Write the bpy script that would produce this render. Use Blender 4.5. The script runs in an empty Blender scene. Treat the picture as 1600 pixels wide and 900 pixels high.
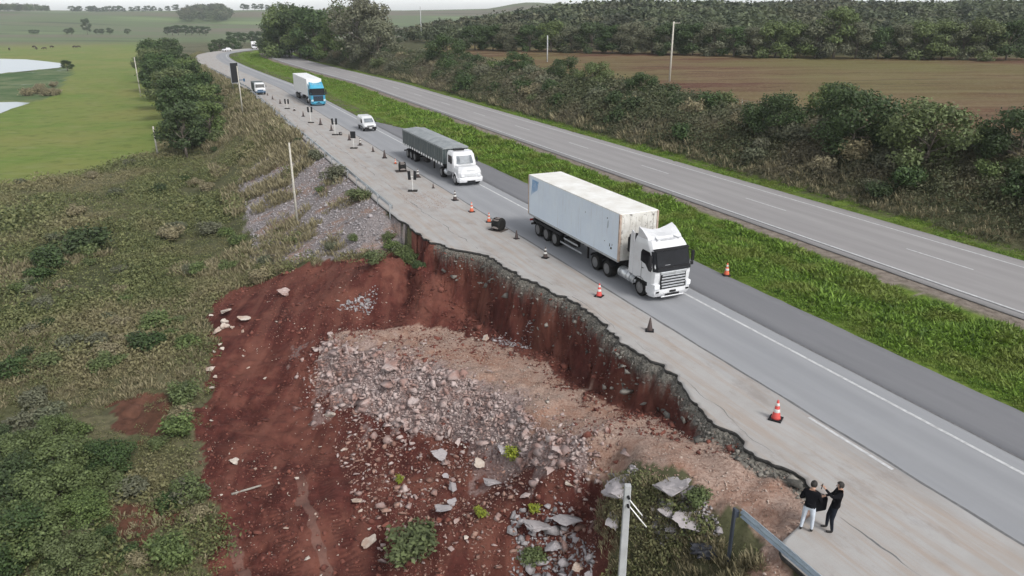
import bpy, bmesh, math, random
import numpy as np
from mathutils import Vector, Matrix, Quaternion
R = math.radians
rng = np.random.default_rng(7)
random.seed(7)
scene = bpy.context.scene

# ------------------------------------------------------------------ camera
CAM_H = 15.0
F_PX, HORIZ = 1150.0, 20.0
PITCH = math.atan((450 - HORIZ) / F_PX)
cam_d = bpy.data.cameras.new('camera')
cam_d.sensor_width = 36.0
cam_d.lens = 36.0 * F_PX / 1600.0
cam_d.clip_start = 0.5
cam_d.clip_end = 9000
cam = bpy.data.objects.new('camera', cam_d)
scene.collection.objects.link(cam)
cam.location = (0, 0, CAM_H)
cam.rotation_euler = (math.pi / 2 - PITCH, 0, 0)
scene.camera = cam

# ------------------------------------------------------------------ world, sun, exposure
SUN_EL, SUN_AZ = R(46), R(138)      # azimuth clockwise from +Y
world = bpy.data.worlds.new('World')
scene.world = world
world.use_nodes = True
wn, wl = world.node_tree.nodes, world.node_tree.links
wn.clear()
wo = wn.new('ShaderNodeOutputWorld')
bg = wn.new('ShaderNodeBackground')
sky = wn.new('ShaderNodeTexSky')
sky.sky_type = 'NISHITA'
sky.sun_disc = False
sky.sun_elevation = SUN_EL
sky.sun_rotation = SUN_AZ
sky.altitude = 50
sky.air_density = 1.0
sky.dust_density = 3.0
sky.ozone_density = 1.0
hs = wn.new('ShaderNodeHueSaturation')
hs.inputs['Saturation'].default_value = 0.22
# soft overcast cloud deck
tcw = wn.new('ShaderNodeTexCoord')
cn = wn.new('ShaderNodeTexNoise')
cn.inputs['Scale'].default_value = 2.6
cn.inputs['Detail'].default_value = 5
mpw = wn.new('ShaderNodeMapping')
mpw.inputs['Scale'].default_value = (1, 1, 5)
cr = wn.new('ShaderNodeMapRange')
cr.inputs['From Min'].default_value = 0.3
cr.inputs['From Max'].default_value = 0.7
cr.inputs['To Min'].default_value = 0.9
cr.inputs['To Max'].default_value = 1.12
mlw = wn.new('ShaderNodeVectorMath')
mlw.operation = 'SCALE'
wl.new(tcw.outputs['Generated'], mpw.inputs['Vector'])
wl.new(mpw.outputs['Vector'], cn.inputs['Vector'])
wl.new(cn.outputs['Fac'], cr.inputs['Value'])
wl.new(sky.outputs['Color'], hs.inputs['Color'])
wl.new(hs.outputs['Color'], mlw.inputs[0])
wl.new(cr.outputs['Result'], mlw.inputs['Scale'])
# thin bright cloud towards the horizon
sxw = wn.new('ShaderNodeSeparateXYZ'); wl.new(tcw.outputs['Generated'], sxw.inputs[0])
hzw = wn.new('ShaderNodeMapRange'); hzw.interpolation_type = 'SMOOTHSTEP'
for k_, v_ in (('From Min', 0.0), ('From Max', 0.22), ('To Min', 5.2), ('To Max', 1.0)): hzw.inputs[k_].default_value = v_
wl.new(sxw.outputs['Z'], hzw.inputs['Value'])
ml2 = wn.new('ShaderNodeVectorMath'); ml2.operation = 'SCALE'
wl.new(mlw.outputs['Vector'], ml2.inputs[0]); wl.new(hzw.outputs['Result'], ml2.inputs['Scale'])
wl.new(ml2.outputs['Vector'], bg.inputs['Color'])
bg.inputs['Strength'].default_value = 0.14
wl.new(bg.outputs['Background'], wo.inputs['Surface'])

sun_d = bpy.data.lights.new('sun', 'SUN')
sun_d.energy = 1.8
sun_d.angle = R(13)
sun_d.color = (1.0, 0.97, 0.92)
sun = bpy.data.objects.new('sun', sun_d)
scene.collection.objects.link(sun)
sv = Vector((math.sin(SUN_AZ) * math.cos(SUN_EL), math.cos(SUN_AZ) * math.cos(SUN_EL), math.sin(SUN_EL)))
sun.rotation_euler = sv.to_track_quat('Z', 'Y').to_euler()
sun.location = (0, -30, 60)

scene.view_settings.view_transform = 'Standard'
scene.view_settings.look = 'None'
scene.view_settings.gamma = 1.0
scene.view_settings.use_curve_mapping = False
scene.view_settings.exposure = 0.22
scene.render.engine = 'CYCLES'
scene.cycles.max_bounces = 6
scene.cycles.diffuse_bounces = 3
scene.cycles.glossy_bounces = 2
scene.cycles.transparent_max_bounces = 4
scene.cycles.volume_bounces = 0

# ------------------------------------------------------------------ tagging / linking helpers
COL = scene.collection
def tag(o, label=None, cat=None, group=None, kind=None):
    if label: o['label'] = label
    if cat: o['category'] = cat
    if group: o['group'] = group
    if kind: o['kind'] = kind
    return o
def empty(name, loc, rz=0.0, label=None, cat=None, group=None):
    o = bpy.data.objects.new(name, None)
    COL.objects.link(o)
    o.location = loc
    o.rotation_euler = (0, 0, rz)
    o.empty_display_size = 0.3
    return tag(o, label, cat, group)
def children(o):
    return [c for c in bpy.data.objects if c.parent == o]
def copy_tree(o, parent=None, kids=None):
    c = o.copy(); COL.objects.link(c); c.parent = parent
    for ch in (kids[o.name] if kids else children(o)):
        copy_tree(ch, c, kids)
    return c
def link_mesh(name, me, mat=None, parent=None):
    o = bpy.data.objects.new(name, me)
    COL.objects.link(o)
    if mat is not None and not me.materials:
        for m in (mat if isinstance(mat, (list, tuple)) else [mat]):
            me.materials.append(m)
    if parent is not None: o.parent = parent
    return o
def np_mesh(name, verts, faces, smooth=False, attrs=None, uv=None):
    """verts (N,3), faces (M,k) int array (k = 3 or 4)"""
    me = bpy.data.meshes.new(name)
    verts = np.asarray(verts, np.float32); faces = np.asarray(faces, np.int32)
    k = faces.shape[1]
    me.vertices.add(len(verts)); me.vertices.foreach_set('co', verts.ravel())
    me.loops.add(faces.size); me.loops.foreach_set('vertex_index', faces.ravel())
    me.polygons.add(len(faces))
    me.polygons.foreach_set('loop_start', np.arange(0, faces.size, k, dtype=np.int32))
    try: me.polygons.foreach_set('loop_total', np.full(len(faces), k, np.int32))
    except Exception: pass
    if smooth: me.polygons.foreach_set('use_smooth', np.ones(len(faces), bool))
    if uv is not None:
        l = me.uv_layers.new(name='UVMap')
        l.data.foreach_set('uv', np.asarray(uv, np.float32)[faces.ravel()].ravel())
    if attrs:
        for an, av in attrs.items():
            a = me.color_attributes.new(an, 'FLOAT_COLOR', 'POINT')
            a.data.foreach_set('color', np.asarray(av, np.float32).ravel())
    me.update(calc_edges=True)
    me.validate()
    return me

class MB:
    """collects bevelled boxes, cylinders, prisms ... into one mesh"""
    def __init__(s): s.bm = bmesh.new()
    def _merge(s, b, M=None, mi=0):
        if M is not None: b.transform(M)
        for f in b.faces: f.material_index = mi
        me = bpy.data.meshes.new('tmp'); b.to_mesh(me); b.free()
        s.bm.from_mesh(me); bpy.data.meshes.remove(me)
    def box(s, c, d, bev=0.0, rot=None, mi=0, seg=2, taper=None):
        b = bmesh.new(); bmesh.ops.create_cube(b, size=1.0)
        for v in b.verts:
            if taper and v.co.z > 0: v.co.x *= taper[0]; v.co.y *= taper[1]
            v.co = Vector((v.co.x * d[0], v.co.y * d[1], v.co.z * d[2]))
        if bev: bmesh.ops.bevel(b, geom=b.edges[:] , offset=bev, segments=seg, profile=0.5, affect='EDGES')
        M = Matrix.Translation(c)
        if rot is not None: M = M @ Matrix.Rotation(rot[0], 4, 'X') @ Matrix.Rotation(rot[1], 4, 'Y') @ Matrix.Rotation(rot[2], 4, 'Z')
        s._merge(b, M, mi); return s
    def cyl(s, p0, p1, r0, r1=None, seg=16, bev=0.0, mi=0):
        r1 = r0 if r1 is None else r1
        p0, p1 = Vector(p0), Vector(p1); d = p1 - p0
        b = bmesh.new(); bmesh.ops.create_cone(b, cap_ends=True, segments=seg, radius1=r0, radius2=r1, depth=d.length)
        if bev:
            ed = [e for e in b.edges if len(e.link_faces) == 2 and any(len(f.verts) > 4 for f in e.link_faces)]
            bmesh.ops.bevel(b, geom=ed, offset=bev, segments=2, affect='EDGES')
        for f in b.faces:
            if len(f.verts) == 4: f.smooth = True
        M = Matrix.Translation((p0 + p1) / 2) @ d.to_track_quat('Z', 'Y').to_matrix().to_4x4()
        s._merge(b, M, mi); return s
    def prism(s, pts, a0, a1, axis='X', bev=0.0, mi=0, inset=None):
        """pts: outline in the two other axes, extruded from a0 to a1 along axis"""
        b = bmesh.new()
        def P(p, a):
            if axis == 'X': return (a, p[0], p[1])
            if axis == 'Y': return (p[0], a, p[1])
            return (p[0], p[1], a)
        v0 = [b.verts.new(P(p, a0)) for p in pts]; v1 = [b.verts.new(P(p, a1)) for p in pts]
        n = len(pts)
        b.faces.new(v0); b.faces.new(v1[::-1])
        for i in range(n): b.faces.new((v0[(i + 1) % n], v0[i], v1[i], v1[(i + 1) % n]))
        bmesh.ops.recalc_face_normals(b, faces=b.faces[:])
        if inset:
            for v in b.verts: v.co = Vector(inset(v.co))
        if bev: bmesh.ops.bevel(b, geom=b.edges[:], offset=bev, segments=2, profile=0.5, affect='EDGES')
        s._merge(b, None, mi); return s
    def lathe(s, prof, c, axis='Z', seg=20, mi=0):
        b = bmesh.new(); rings = []
        for r, h in prof:
            ring = []
            for i in range(seg):
                a = 2 * math.pi * i / seg; x, y = r * math.cos(a), r * math.sin(a)
                ring.append(b.verts.new({'Z': (x, y, h), 'X': (h, x, y), 'Y': (x, h, y)}[axis]))
            rings.append(ring)
        for q in range(len(rings) - 1):
            for i in range(seg):
                f = b.faces.new((rings[q][i], rings[q][(i + 1) % seg], rings[q + 1][(i + 1) % seg], rings[q + 1][i])); f.smooth = True
        b.faces.new(rings[0][::-1]); b.faces.new(rings[-1])
        bmesh.ops.recalc_face_normals(b, faces=b.faces[:])
        s._merge(b, Matrix.Translation(c), mi); return s
    def quad(s, pts, mi=0, thick=0.0):
        b = bmesh.new(); f = b.faces.new([b.verts.new(p) for p in pts])
        if thick:
            r = bmesh.ops.extrude_face_region(b, geom=[f]); f.normal_update(); nrm = f.normal.copy()
            for v in r['geom']:
                if isinstance(v, bmesh.types.BMVert): v.co += nrm * thick
            bmesh.ops.recalc_face_normals(b, faces=b.faces[:])
        s._merge(b, None, mi); return s
    def tube(s, pts, r, seg=8, mi=0):
        for p, q in zip(pts[:-1], pts[1:]): s.cyl(p, q, r, seg=seg, mi=mi)
        return s
    def build(s, name, mat=None, parent=None):
        me = bpy.data.meshes.new(name); s.bm.to_mesh(me); s.bm.free()
        return link_mesh(name, me, mat, parent)

# ------------------------------------------------------------------ materials
def mat_new(name):
    m = bpy.data.materials.new(name); m.use_nodes = True
    return m, m.node_tree.nodes, m.node_tree.links, m.node_tree.nodes['Principled BSDF']
def rgba(c): return (c[0], c[1], c[2], 1.0)
def noise_node(N, L, scale, detail=4, coord=None, rough=0.6, mapping=None):
    t = N.new('ShaderNodeTexNoise'); t.inputs['Scale'].default_value = scale
    t.inputs['Detail'].default_value = detail; t.inputs['Roughness'].default_value = rough
    if coord is not None:
        if mapping:
            mp = N.new('ShaderNodeMapping'); mp.inputs['Scale'].default_value = mapping
            L.new(coord, mp.inputs['Vector']); L.new(mp.outputs['Vector'], t.inputs['Vector'])
        else: L.new(coord, t.inputs['Vector'])
    return t.outputs['Fac']
def maprange(N, L, v, a, b, c=0.0, d=1.0):
    m = N.new('ShaderNodeMapRange'); L.new(v, m.inputs['Value'])
    for k, x in zip(('From Min', 'From Max', 'To Min', 'To Max'), (a, b, c, d)): m.inputs[k].default_value = x
    return m.outputs['Result']
def mixc(N, L, f, a, b, mode='MIX'):
    m = N.new('ShaderNodeMix'); m.data_type = 'RGBA'; m.blend_type = mode
    for idx, x in ((0, f), (6, a), (7, b)):
        if isinstance(x, bpy.types.NodeSocket): L.new(x, m.inputs[idx])
        elif idx == 0: m.inputs[0].default_value = x
        else: m.inputs[idx].default_value = rgba(x)
    return m.outputs[2]
def mul(N, L, a, b, op='MULTIPLY'):
    m = N.new('ShaderNodeMath'); m.operation = op; m.use_clamp = op in ('ADD', 'SUBTRACT')
    for i, x in enumerate((a, b)):
        if isinstance(x, bpy.types.NodeSocket): L.new(x, m.inputs[i])
        else: m.inputs[i].default_value = x
    return m.outputs[0]
def bump(N, L, B, h, strength=0.5, dist=0.05):
    b = N.new('ShaderNodeBump'); b.inputs['Strength'].default_value = strength; b.inputs['Distance'].default_value = dist
    L.new(h, b.inputs['Height']); L.new(b.outputs['Normal'], B.inputs['Normal'])

def simple(name, c, rough=0.6, metal=0.0, var=0.12, scale=3.0, dirt=0.0, dirtc=(0.12, 0.10, 0.08), spec=None, bmp=0.0):
    m, N, L, B = mat_new(name)
    tc = N.new('ShaderNodeTexCoord').outputs['Object']
    nz = noise_node(N, L, scale, 5, tc)
    col = mixc(N, L, maprange(N, L, nz, 0.3, 0.7), [x * (1 - var) for x in c], [min(1, x * (1 + var)) for x in c])
    if dirt:
        nd = noise_node(N, L, scale * 0.7, 7, tc, 0.75)
        col = mixc(N, L, maprange(N, L, nd, 0.5, 0.75, 0, dirt), col, dirtc)
    L.new(col, B.inputs['Base Color']); B.inputs['Roughness'].default_value = rough; B.inputs['Metallic'].default_value = metal
    if spec is not None: B.inputs['Specular IOR Level'].default_value = spec
    if bmp: bump(N, L, B, noise_node(N, L, scale * 6, 4, tc), bmp, 0.02)
    return m
M = {}
M['white_paint'] = simple('white_paint', (0.74, 0.75, 0.76), 0.35, dirt=0.25, dirtc=(0.45, 0.43, 0.40))
M['cab_white'] = simple('cab_white', (0.60, 0.61, 0.63), 0.25, var=0.05, dirt=0.35, dirtc=(0.46, 0.44, 0.41), scale=1.6)
M['blue_paint'] = simple('blue_paint', (0.045, 0.30, 0.46), 0.3, var=0.1)
M['blue_light'] = simple('blue_light', (0.30, 0.52, 0.62), 0.3, var=0.1)
M['blue_dark'] = simple('blue_dark', (0.02, 0.08, 0.16), 0.4)
M['logo_blue'] = simple('logo_blue', (0.12, 0.30, 0.55), 0.5, dirt=0.8, dirtc=(0.55, 0.6, 0.66), scale=5)
M['logo_grey'] = simple('logo_grey', (0.45, 0.46, 0.48), 0.5)
M['black_plastic'] = simple('black_plastic', (0.014, 0.014, 0.016), 0.6, spec=0.2)
M['chassis'] = simple('chassis', (0.022, 0.021, 0.022), 0.8, spec=0.15, dirt=0.5, dirtc=(0.10, 0.08, 0.06))
M['rubber'] = simple('rubber', (0.016, 0.016, 0.016), 0.9, spec=0.15, dirt=0.4, dirtc=(0.09, 0.075, 0.065))
M['rim'] = simple('rim', (0.16, 0.16, 0.165), 0.5, metal=0.3, dirt=0.5)
M['rim_light'] = simple('rim_light', (0.35, 0.35, 0.36), 0.4, metal=0.5)
M['alu'] = simple('alu', (0.62, 0.64, 0.66), 0.35, metal=0.7, dirt=0.3)
M['steel'] = simple('steel', (0.42, 0.44, 0.46), 0.45, metal=0.6, dirt=0.3, dirtc=(0.2, 0.17, 0.15))
M['steel_blue'] = simple('steel_blue', (0.36, 0.43, 0.50), 0.45, metal=0.1, dirt=0.3)
M['rust_dark'] = simple('rust_dark', (0.06, 0.045, 0.04), 0.8, dirt=0.4)
M['glass'] = simple('glass', (0.010, 0.011, 0.014), 0.16, var=0.3, spec=0.10)
M['glass_light'] = simple('glass_light', (0.16, 0.18, 0.20), 0.12, var=0.3, scale=1.5, spec=0.6)
M['lamp'] = simple('lamp', (0.70, 0.72, 0.75), 0.15)
M['lamp_amber'] = simple('lamp_amber', (0.6, 0.22, 0.03), 0.2)
M['lamp_red'] = simple('lamp_red', (0.45, 0.03, 0.02), 0.25)
M['cone_orange'] = simple('cone_orange', (0.62, 0.13, 0.06), 0.6, dirt=0.4, dirtc=(0.25, 0.09, 0.06))
M['cone_red'] = simple('cone_red', (0.55, 0.07, 0.06), 0.6, dirt=0.3, dirtc=(0.25, 0.06, 0.05))
M['cone_dark'] = simple('cone_dark', (0.055, 0.038, 0.035), 0.7, dirt=0.4, dirtc=(0.14, 0.06, 0.05))
M['cone_band'] = simple('cone_band', (0.62, 0.62, 0.60), 0.5, dirt=0.4, dirtc=(0.3, 0.26, 0.24))
M['concrete'] = simple('concrete', (0.36, 0.37, 0.38), 0.85, dirt=0.3, dirtc=(0.22, 0.21, 0.2), bmp=0.3)
M['wood_pole'] = simple('wood_pole', (0.44, 0.42, 0.37), 0.85, dirt=0.5, dirtc=(0.2, 0.18, 0.14), scale=2)
M['post_dark'] = simple('post_dark', (0.045, 0.055, 0.075), 0.5)
M['sign_back'] = simple('sign_back', (0.018, 0.019, 0.021), 0.7, spec=0.15)
M['skin'] = simple('skin', (0.42, 0.25, 0.18), 0.55, var=0.05)
M['hair'] = simple('hair', (0.015, 0.012, 0.01), 0.7)
M['jacket'] = simple('jacket', (0.007, 0.007, 0.009), 0.9, var=0.3, spec=0.1)
M['jeans_light'] = simple('jeans_light', (0.50, 0.55, 0.62), 0.85, var=0.1, scale=8)
M['jeans_dark'] = simple('jeans_dark', (0.014, 0.017, 0.025), 0.9, var=0.2, scale=8, spec=0.1)
M['shoe'] = simple('shoe', (0.02, 0.018, 0.018), 0.7)
M['paper'] = simple('paper', (0.75, 0.75, 0.75), 0.6)

def m_container():
    m, N, L, B = mat_new('container_panel')
    tc = N.new('ShaderNodeTexCoord').outputs['Object']
    n1 = noise_node(N, L, 0.8, 6, tc)
    col = mixc(N, L, maprange(N, L, n1, 0.3, 0.7), (0.64, 0.72, 0.82), (0.70, 0.78, 0.86))  # bluish skylight on the side is put into the white panel colour
    st = noise_node(N, L, 6.0, 6, tc, 0.7, mapping=(1, 1, 0.08))
    col = mixc(N, L, maprange(N, L, st, 0.56, 0.72, 0, 0.4), col, (0.45, 0.42, 0.38))
    sp = noise_node(N, L, 5.0, 8, tc, 0.8)
    col = mixc(N, L, maprange(N, L, sp, 0.66, 0.70, 0, 0.9), col, (0.10, 0.11, 0.12))
    L.new(col, B.inputs['Base Color']); B.inputs['Roughness'].default_value = 0.45
    return m
def m_container_front():
    m, N, L, B = mat_new('container_front')
    tc = N.new('ShaderNodeTexCoord').outputs['Object']
    n1 = noise_node(N, L, 1.6, 7, tc, 0.75)
    col = mixc(N, L, maprange(N, L, n1, 0.35, 0.65), (0.48, 0.46, 0.42), (0.66, 0.66, 0.64))
    sp = noise_node(N, L, 2.8, 9, tc, 0.8)
    col = mixc(N, L, maprange(N, L, sp, 0.55, 0.60, 0, 0.9), col, (0.12, 0.11, 0.10))
    L.new(col, B.inputs['Base Color']); B.inputs['Roughness'].default_value = 0.6
    return m
def m_container_top():
    m, N, L, B = mat_new('container_roof')
    tc = N.new('ShaderNodeTexCoord').outputs['Object']
    n1 = noise_node(N, L, 0.9, 7, tc, 0.7)
    col = mixc(N, L, maprange(N, L, n1, 0.35, 0.7), (0.80, 0.80, 0.78), (0.62, 0.60, 0.55))
    w = N.new('ShaderNodeTexWave'); w.inputs['Scale'].default_value = 0.8; w.bands_direction = 'Y'; L.new(tc, w.inputs['Vector'])
    col = mixc(N, L, maprange(N, L, w.outputs['Fac'], 0.9, 1.0, 0, 0.12), col, (0.45, 0.44, 0.42))
    L.new(col, B.inputs['Base Color']); B.inputs['Roughness'].default_value = 0.5
    return m
M['container'] = m_container(); M['container_front'] = m_container_front(); M['container_top'] = m_container_top()
M['rust_post'] = simple('rust_post', (0.42, 0.33, 0.27), 0.7, var=0.3, dirt=0.7, dirtc=(0.22, 0.12, 0.08), scale=4)
def m_tarp():
    m, N, L, B = mat_new('tarpaulin')
    tc = N.new('ShaderNodeTexCoord').outputs['Object']
    n1 = noise_node(N, L, 1.2, 6, tc, 0.65)
    col = mixc(N, L, maprange(N, L, n1, 0.3, 0.7), (0.17, 0.19, 0.20), (0.30, 0.32, 0.33))
    L.new(col, B.inputs['Base Color']); B.inputs['Roughness'].default_value = 0.55
    bump(N, L, B, noise_node(N, L, 2.5, 5, tc), 0.6, 0.05)
    return m
M['tarp'] = m_tarp()
M['body_green'] = simple('body_green', (0.055, 0.075, 0.078), 0.6, dirt=0.5, dirtc=(0.15, 0.14, 0.12), scale=2)
M['body_rib'] = simple('body_rib', (0.14, 0.16, 0.165), 0.6, dirt=0.4)

def m_foliage(name, c0, c1, c2, scale=0.9, dry=None):
    m, N, L, B = mat_new(name)
    g = N.new('ShaderNodeNewGeometry'); oi = N.new('ShaderNodeObjectInfo')
    n1 = noise_node(N, L, scale, 3, g.outputs['Position'])
    rp = N.new('ShaderNodeMath'); rp.operation = 'ADD'
    L.new(g.outputs['Random Per Island'], rp.inputs[0]); L.new(n1, rp.inputs[1])
    col = mixc(N, L, maprange(N, L, rp.outputs[0], 0.5, 1.3), c0, c1)
    if dry:
        n2 = noise_node(N, L, scale * 0.35, 4, g.outputs['Position'])
        col = mixc(N, L, maprange(N, L, n2, 0.48, 0.6, 0, 0.85), col, dry)
    col = mixc(N, L, mul(N, L, oi.outputs['Random'], 0.55), col, c2)
    if name == 'forest_leaf':
        ta = N.new('ShaderNodeAttribute'); ta.attribute_name = 'tint'
        col = mixc(N, L, 1.0, col, ta.outputs['Color'], 'MULTIPLY')
    L.new(col, B.inputs['Base Color']); B.inputs['Roughness'].default_value = 0.6
    B.inputs['Specular IOR Level'].default_value = 0.25
    tr = N.new('ShaderNodeBsdfTranslucent'); L.new(col, tr.inputs['Color'])
    mx = N.new('ShaderNodeMixShader'); mx.inputs[0].default_value = 0.22
    out = N['Material Output'] if 'Material Output' in N else [x for x in N if x.type == 'OUTPUT_MATERIAL'][0]
    L.new(B.outputs[0], mx.inputs[1]); L.new(tr.outputs[0], mx.inputs[2]); L.new(mx.outputs[0], out.inputs['Surface'])
    return m
M['leaf_dark'] = m_foliage('leaf_dark', (0.022, 0.042, 0.016), (0.085, 0.138, 0.048), (0.065, 0.078, 0.045))
M['leaf_mid'] = m_foliage('leaf_mid', (0.050, 0.080, 0.026), (0.165, 0.225, 0.078), (0.13, 0.14, 0.08))
M['leaf_grey'] = m_foliage('leaf_grey', (0.060, 0.072, 0.045), (0.20, 0.215, 0.135), (0.14, 0.13, 0.095))
M['leaf_dry'] = m_foliage('leaf_dry', (0.16, 0.14, 0.085), (0.34, 0.30, 0.18), (0.22, 0.20, 0.14))
M['leaf_yellow'] = m_foliage('leaf_yellow', (0.16, 0.20, 0.03), (0.38, 0.42, 0.05), (0.2, 0.25, 0.05))
M['forest_leaf'] = m_foliage('forest_leaf', (0.045, 0.066, 0.034), (0.105, 0.140, 0.068), (0.08, 0.09, 0.06), scale=0.06, dry=(0.115, 0.105, 0.07))
M['scrub_leaf'] = m_foliage('scrub_leaf', (0.060, 0.090, 0.030), (0.275, 0.290, 0.120), (0.09, 0.10, 0.05), scale=0.20, dry=(0.34, 0.29, 0.165))
M['verge_grass'] = m_foliage('verge_grass', (0.050, 0.135, 0.014), (0.26, 0.45, 0.050), (0.1, 0.1, 0.05), scale=0.9, dry=(0.24, 0.31, 0.06))
M['bark'] = simple('bark', (0.13, 0.11, 0.09), 0.9, var=0.3, scale=6)
M['bark_pale'] = simple('bark_pale', (0.30, 0.28, 0.25), 0.9, var=0.3, scale=6)
def m_rock(name, a, b, stain=None):
    m, N, L, B = mat_new(name)
    g = N.new('ShaderNodeNewGeometry'); p = g.outputs['Position']
    n1 = noise_node(N, L, 2.0, 6, p); rp = mul(N, L, g.outputs['Random Per Island'], 0.7)
    s = N.new('ShaderNodeMath'); s.operation = 'ADD'; L.new(n1, s.inputs[0]); L.new(rp, s.inputs[1])
    col = mixc(N, L, maprange(N, L, s.outputs[0], 0.4, 1.1), a, b)
    if stain: col = mixc(N, L, maprange(N, L, noise_node(N, L, 0.9, 5, p), 0.45, 0.62, 0, 0.75), col, stain)
    L.new(col, B.inputs['Base Color']); B.inputs['Roughness'].default_value = 0.9
    bump(N, L, B, noise_node(N, L, 14, 6, p), 0.6, 0.04)
    return m
M['rock'] = m_rock('rock', (0.235, 0.170, 0.160), (0.48, 0.395, 0.375), (0.27, 0.145, 0.115))
M['rock_pale'] = m_rock('rock_pale', (0.36, 0.31, 0.27), (0.56, 0.50, 0.44), (0.36, 0.24, 0.18))
M['gravel'] = m_rock('gravel', (0.27, 0.185, 0.15), (0.50, 0.41, 0.355), (0.33, 0.20, 0.145))
M['rock_grey'] = m_rock('rock_grey', (0.20, 0.19, 0.195), (0.40, 0.37, 0.38))
M['rock_red'] = m_rock('rock_red', (0.17, 0.085, 0.066), (0.36, 0.225, 0.18))
M['debris'] = m_rock('debris', (0.055, 0.053, 0.048), (0.24, 0.225, 0.20))

# ================================================================== road path and coordinates
# n = metres to the right of the guardrail side, t = metres along the road, both from below the camera
A = R(24.3); CA, SA = math.cos(A), math.sin(A)
N0 = 25.1
_pts = [(N0 * CA - t * SA, N0 * SA + t * CA) for t in (-120, -60, 0, 60, 110, 150, 168)]
_pts += [(-59, 188), (-73, 215), (-88.5, 246), (-100, 271), (-107, 289), (-111.5, 304), (-112.5, 322), (-110, 340), (-101, 357), (-85, 372), (-58, 390), (-10, 412), (110, 500), (420, 720), (1500, 1500)]
def catmull(P, k=8):
    P = [np.array(p, float) for p in P]; out = []
    for i in range(len(P) - 1):
        p0 = P[max(i - 1, 0)]; p1 = P[i]; p2 = P[i + 1]; p3 = P[min(i + 2, len(P) - 1)]
        for j in range(k):
            u = j / k
            out.append(0.5 * ((2 * p1) + (-p0 + p2) * u + (2 * p0 - 5 * p1 + 4 * p2 - p3) * u * u + (-p0 + 3 * p1 - 3 * p2 + p3) * u ** 3))
    out.append(P[-1]); return np.array(out)
PATH = np.vstack([_pts[:5], catmull(_pts[4:], 6)[1:]])
SEG = np.diff(PATH, axis=0); SL = np.hypot(SEG[:, 0], SEG[:, 1]); SD = SEG / SL[:, None]
SS = np.concatenate([[0], np.cumsum(SL)]) - 120.0
VN = np.vstack([SD[:1], (SD[:-1] + SD[1:]) / 2, SD[-1:]]); VN /= np.hypot(VN[:, 0], VN[:, 1])[:, None]
VNR = np.stack([VN[:, 1], -VN[:, 0]], 1)      # to the right of travel away from the camera
def nt_of(x, y):
    x = np.atleast_1d(np.asarray(x, float)).ravel(); y = np.atleast_1d(np.asarray(y, float)).ravel()
    n = np.empty_like(x); t = np.empty_like(x)
    for s in range(0, len(x), 20000):
        X = np.stack([x[s:s + 20000], y[s:s + 20000]], 1)
        best = np.full(len(X), 1e18)
        for i in range(len(SEG)):
            r = X - PATH[i]; u = np.clip((r @ SD[i]) / SL[i], 0, 1)
            d = r - u[:, None] * SEG[i]; q = d[:, 0] ** 2 + d[:, 1] ** 2
            k = q < best
            best[k] = q[k]
            sgn = np.sign(SD[i][1] * r[k, 0] - SD[i][0] * r[k, 1])
            n[s:s + 20000][k] = N0 + sgn * np.sqrt(q[k]); t[s:s + 20000][k] = SS[i] + u[k] * SL[i]
    return n, t
def W(n, t):
    n = np.asarray(n, float); t = np.asarray(t, float)
    px = np.interp(t, SS, PATH[:, 0]); py = np.interp(t, SS, PATH[:, 1])
    nx = np.interp(t, SS, VNR[:, 0]); ny = np.interp(t, SS, VNR[:, 1])
    return px + (n - N0) * nx, py + (n - N0) * ny
def heading(t):
    return float(math.atan2(np.interp(t, SS, VN[:, 1]), np.interp(t, SS, VN[:, 0])))

def _h(ix, iy, seed):
    v = (ix.astype(np.int64) * 374761393 + iy.astype(np.int64) * 668265263 + seed * 974634777) & 0xffffffff
    v = ((v ^ (v >> 13)) * 1274126177) & 0xffffffff
    return ((v ^ (v >> 16)) & 0xffff) / 65535.0
def vnoise(x, y, s=1.0, seed=0):
    x = np.asarray(x) / s; y = np.asarray(y) / s
    ix = np.floor(x).astype(np.int64); iy = np.floor(y).astype(np.int64); fx = x - ix; fy = y - iy
    fx = fx * fx * (3 - 2 * fx); fy = fy * fy * (3 - 2 * fy)
    a = _h(ix, iy, seed); b = _h(ix + 1, iy, seed); c = _h(ix, iy + 1, seed); d = _h(ix + 1, iy + 1, seed)
    return (a + (b - a) * fx) * (1 - fy) + (c + (d - c) * fx) * fy - 0.5
def fbm(x, y, s, o=4, seed=0):
    r = 0; a = 1.0
    for i in range(o): r = r + a * vnoise(x, y, s, seed + i); s *= 0.5; a *= 0.5
    return r
def sstep(a, b, x):
    u = np.clip((np.asarray(x, float) - a) / (b - a), 0, 1); return u * u * (3 - 2 * u)

# pixel of the photograph (1600 wide) -> point at height z
_c, _s = math.cos(PITCH), math.sin(PITCH)
def ray(px, py):
    u = (px - 800) / F_PX; v = (py - 450) / F_PX
    return np.array([u, _c - v * _s, -_s - v * _c])
def at_z(px, py, z):
    d = ray(px, py); k = (z - CAM_H) / d[2]; return d[0] * k, d[1] * k

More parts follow.
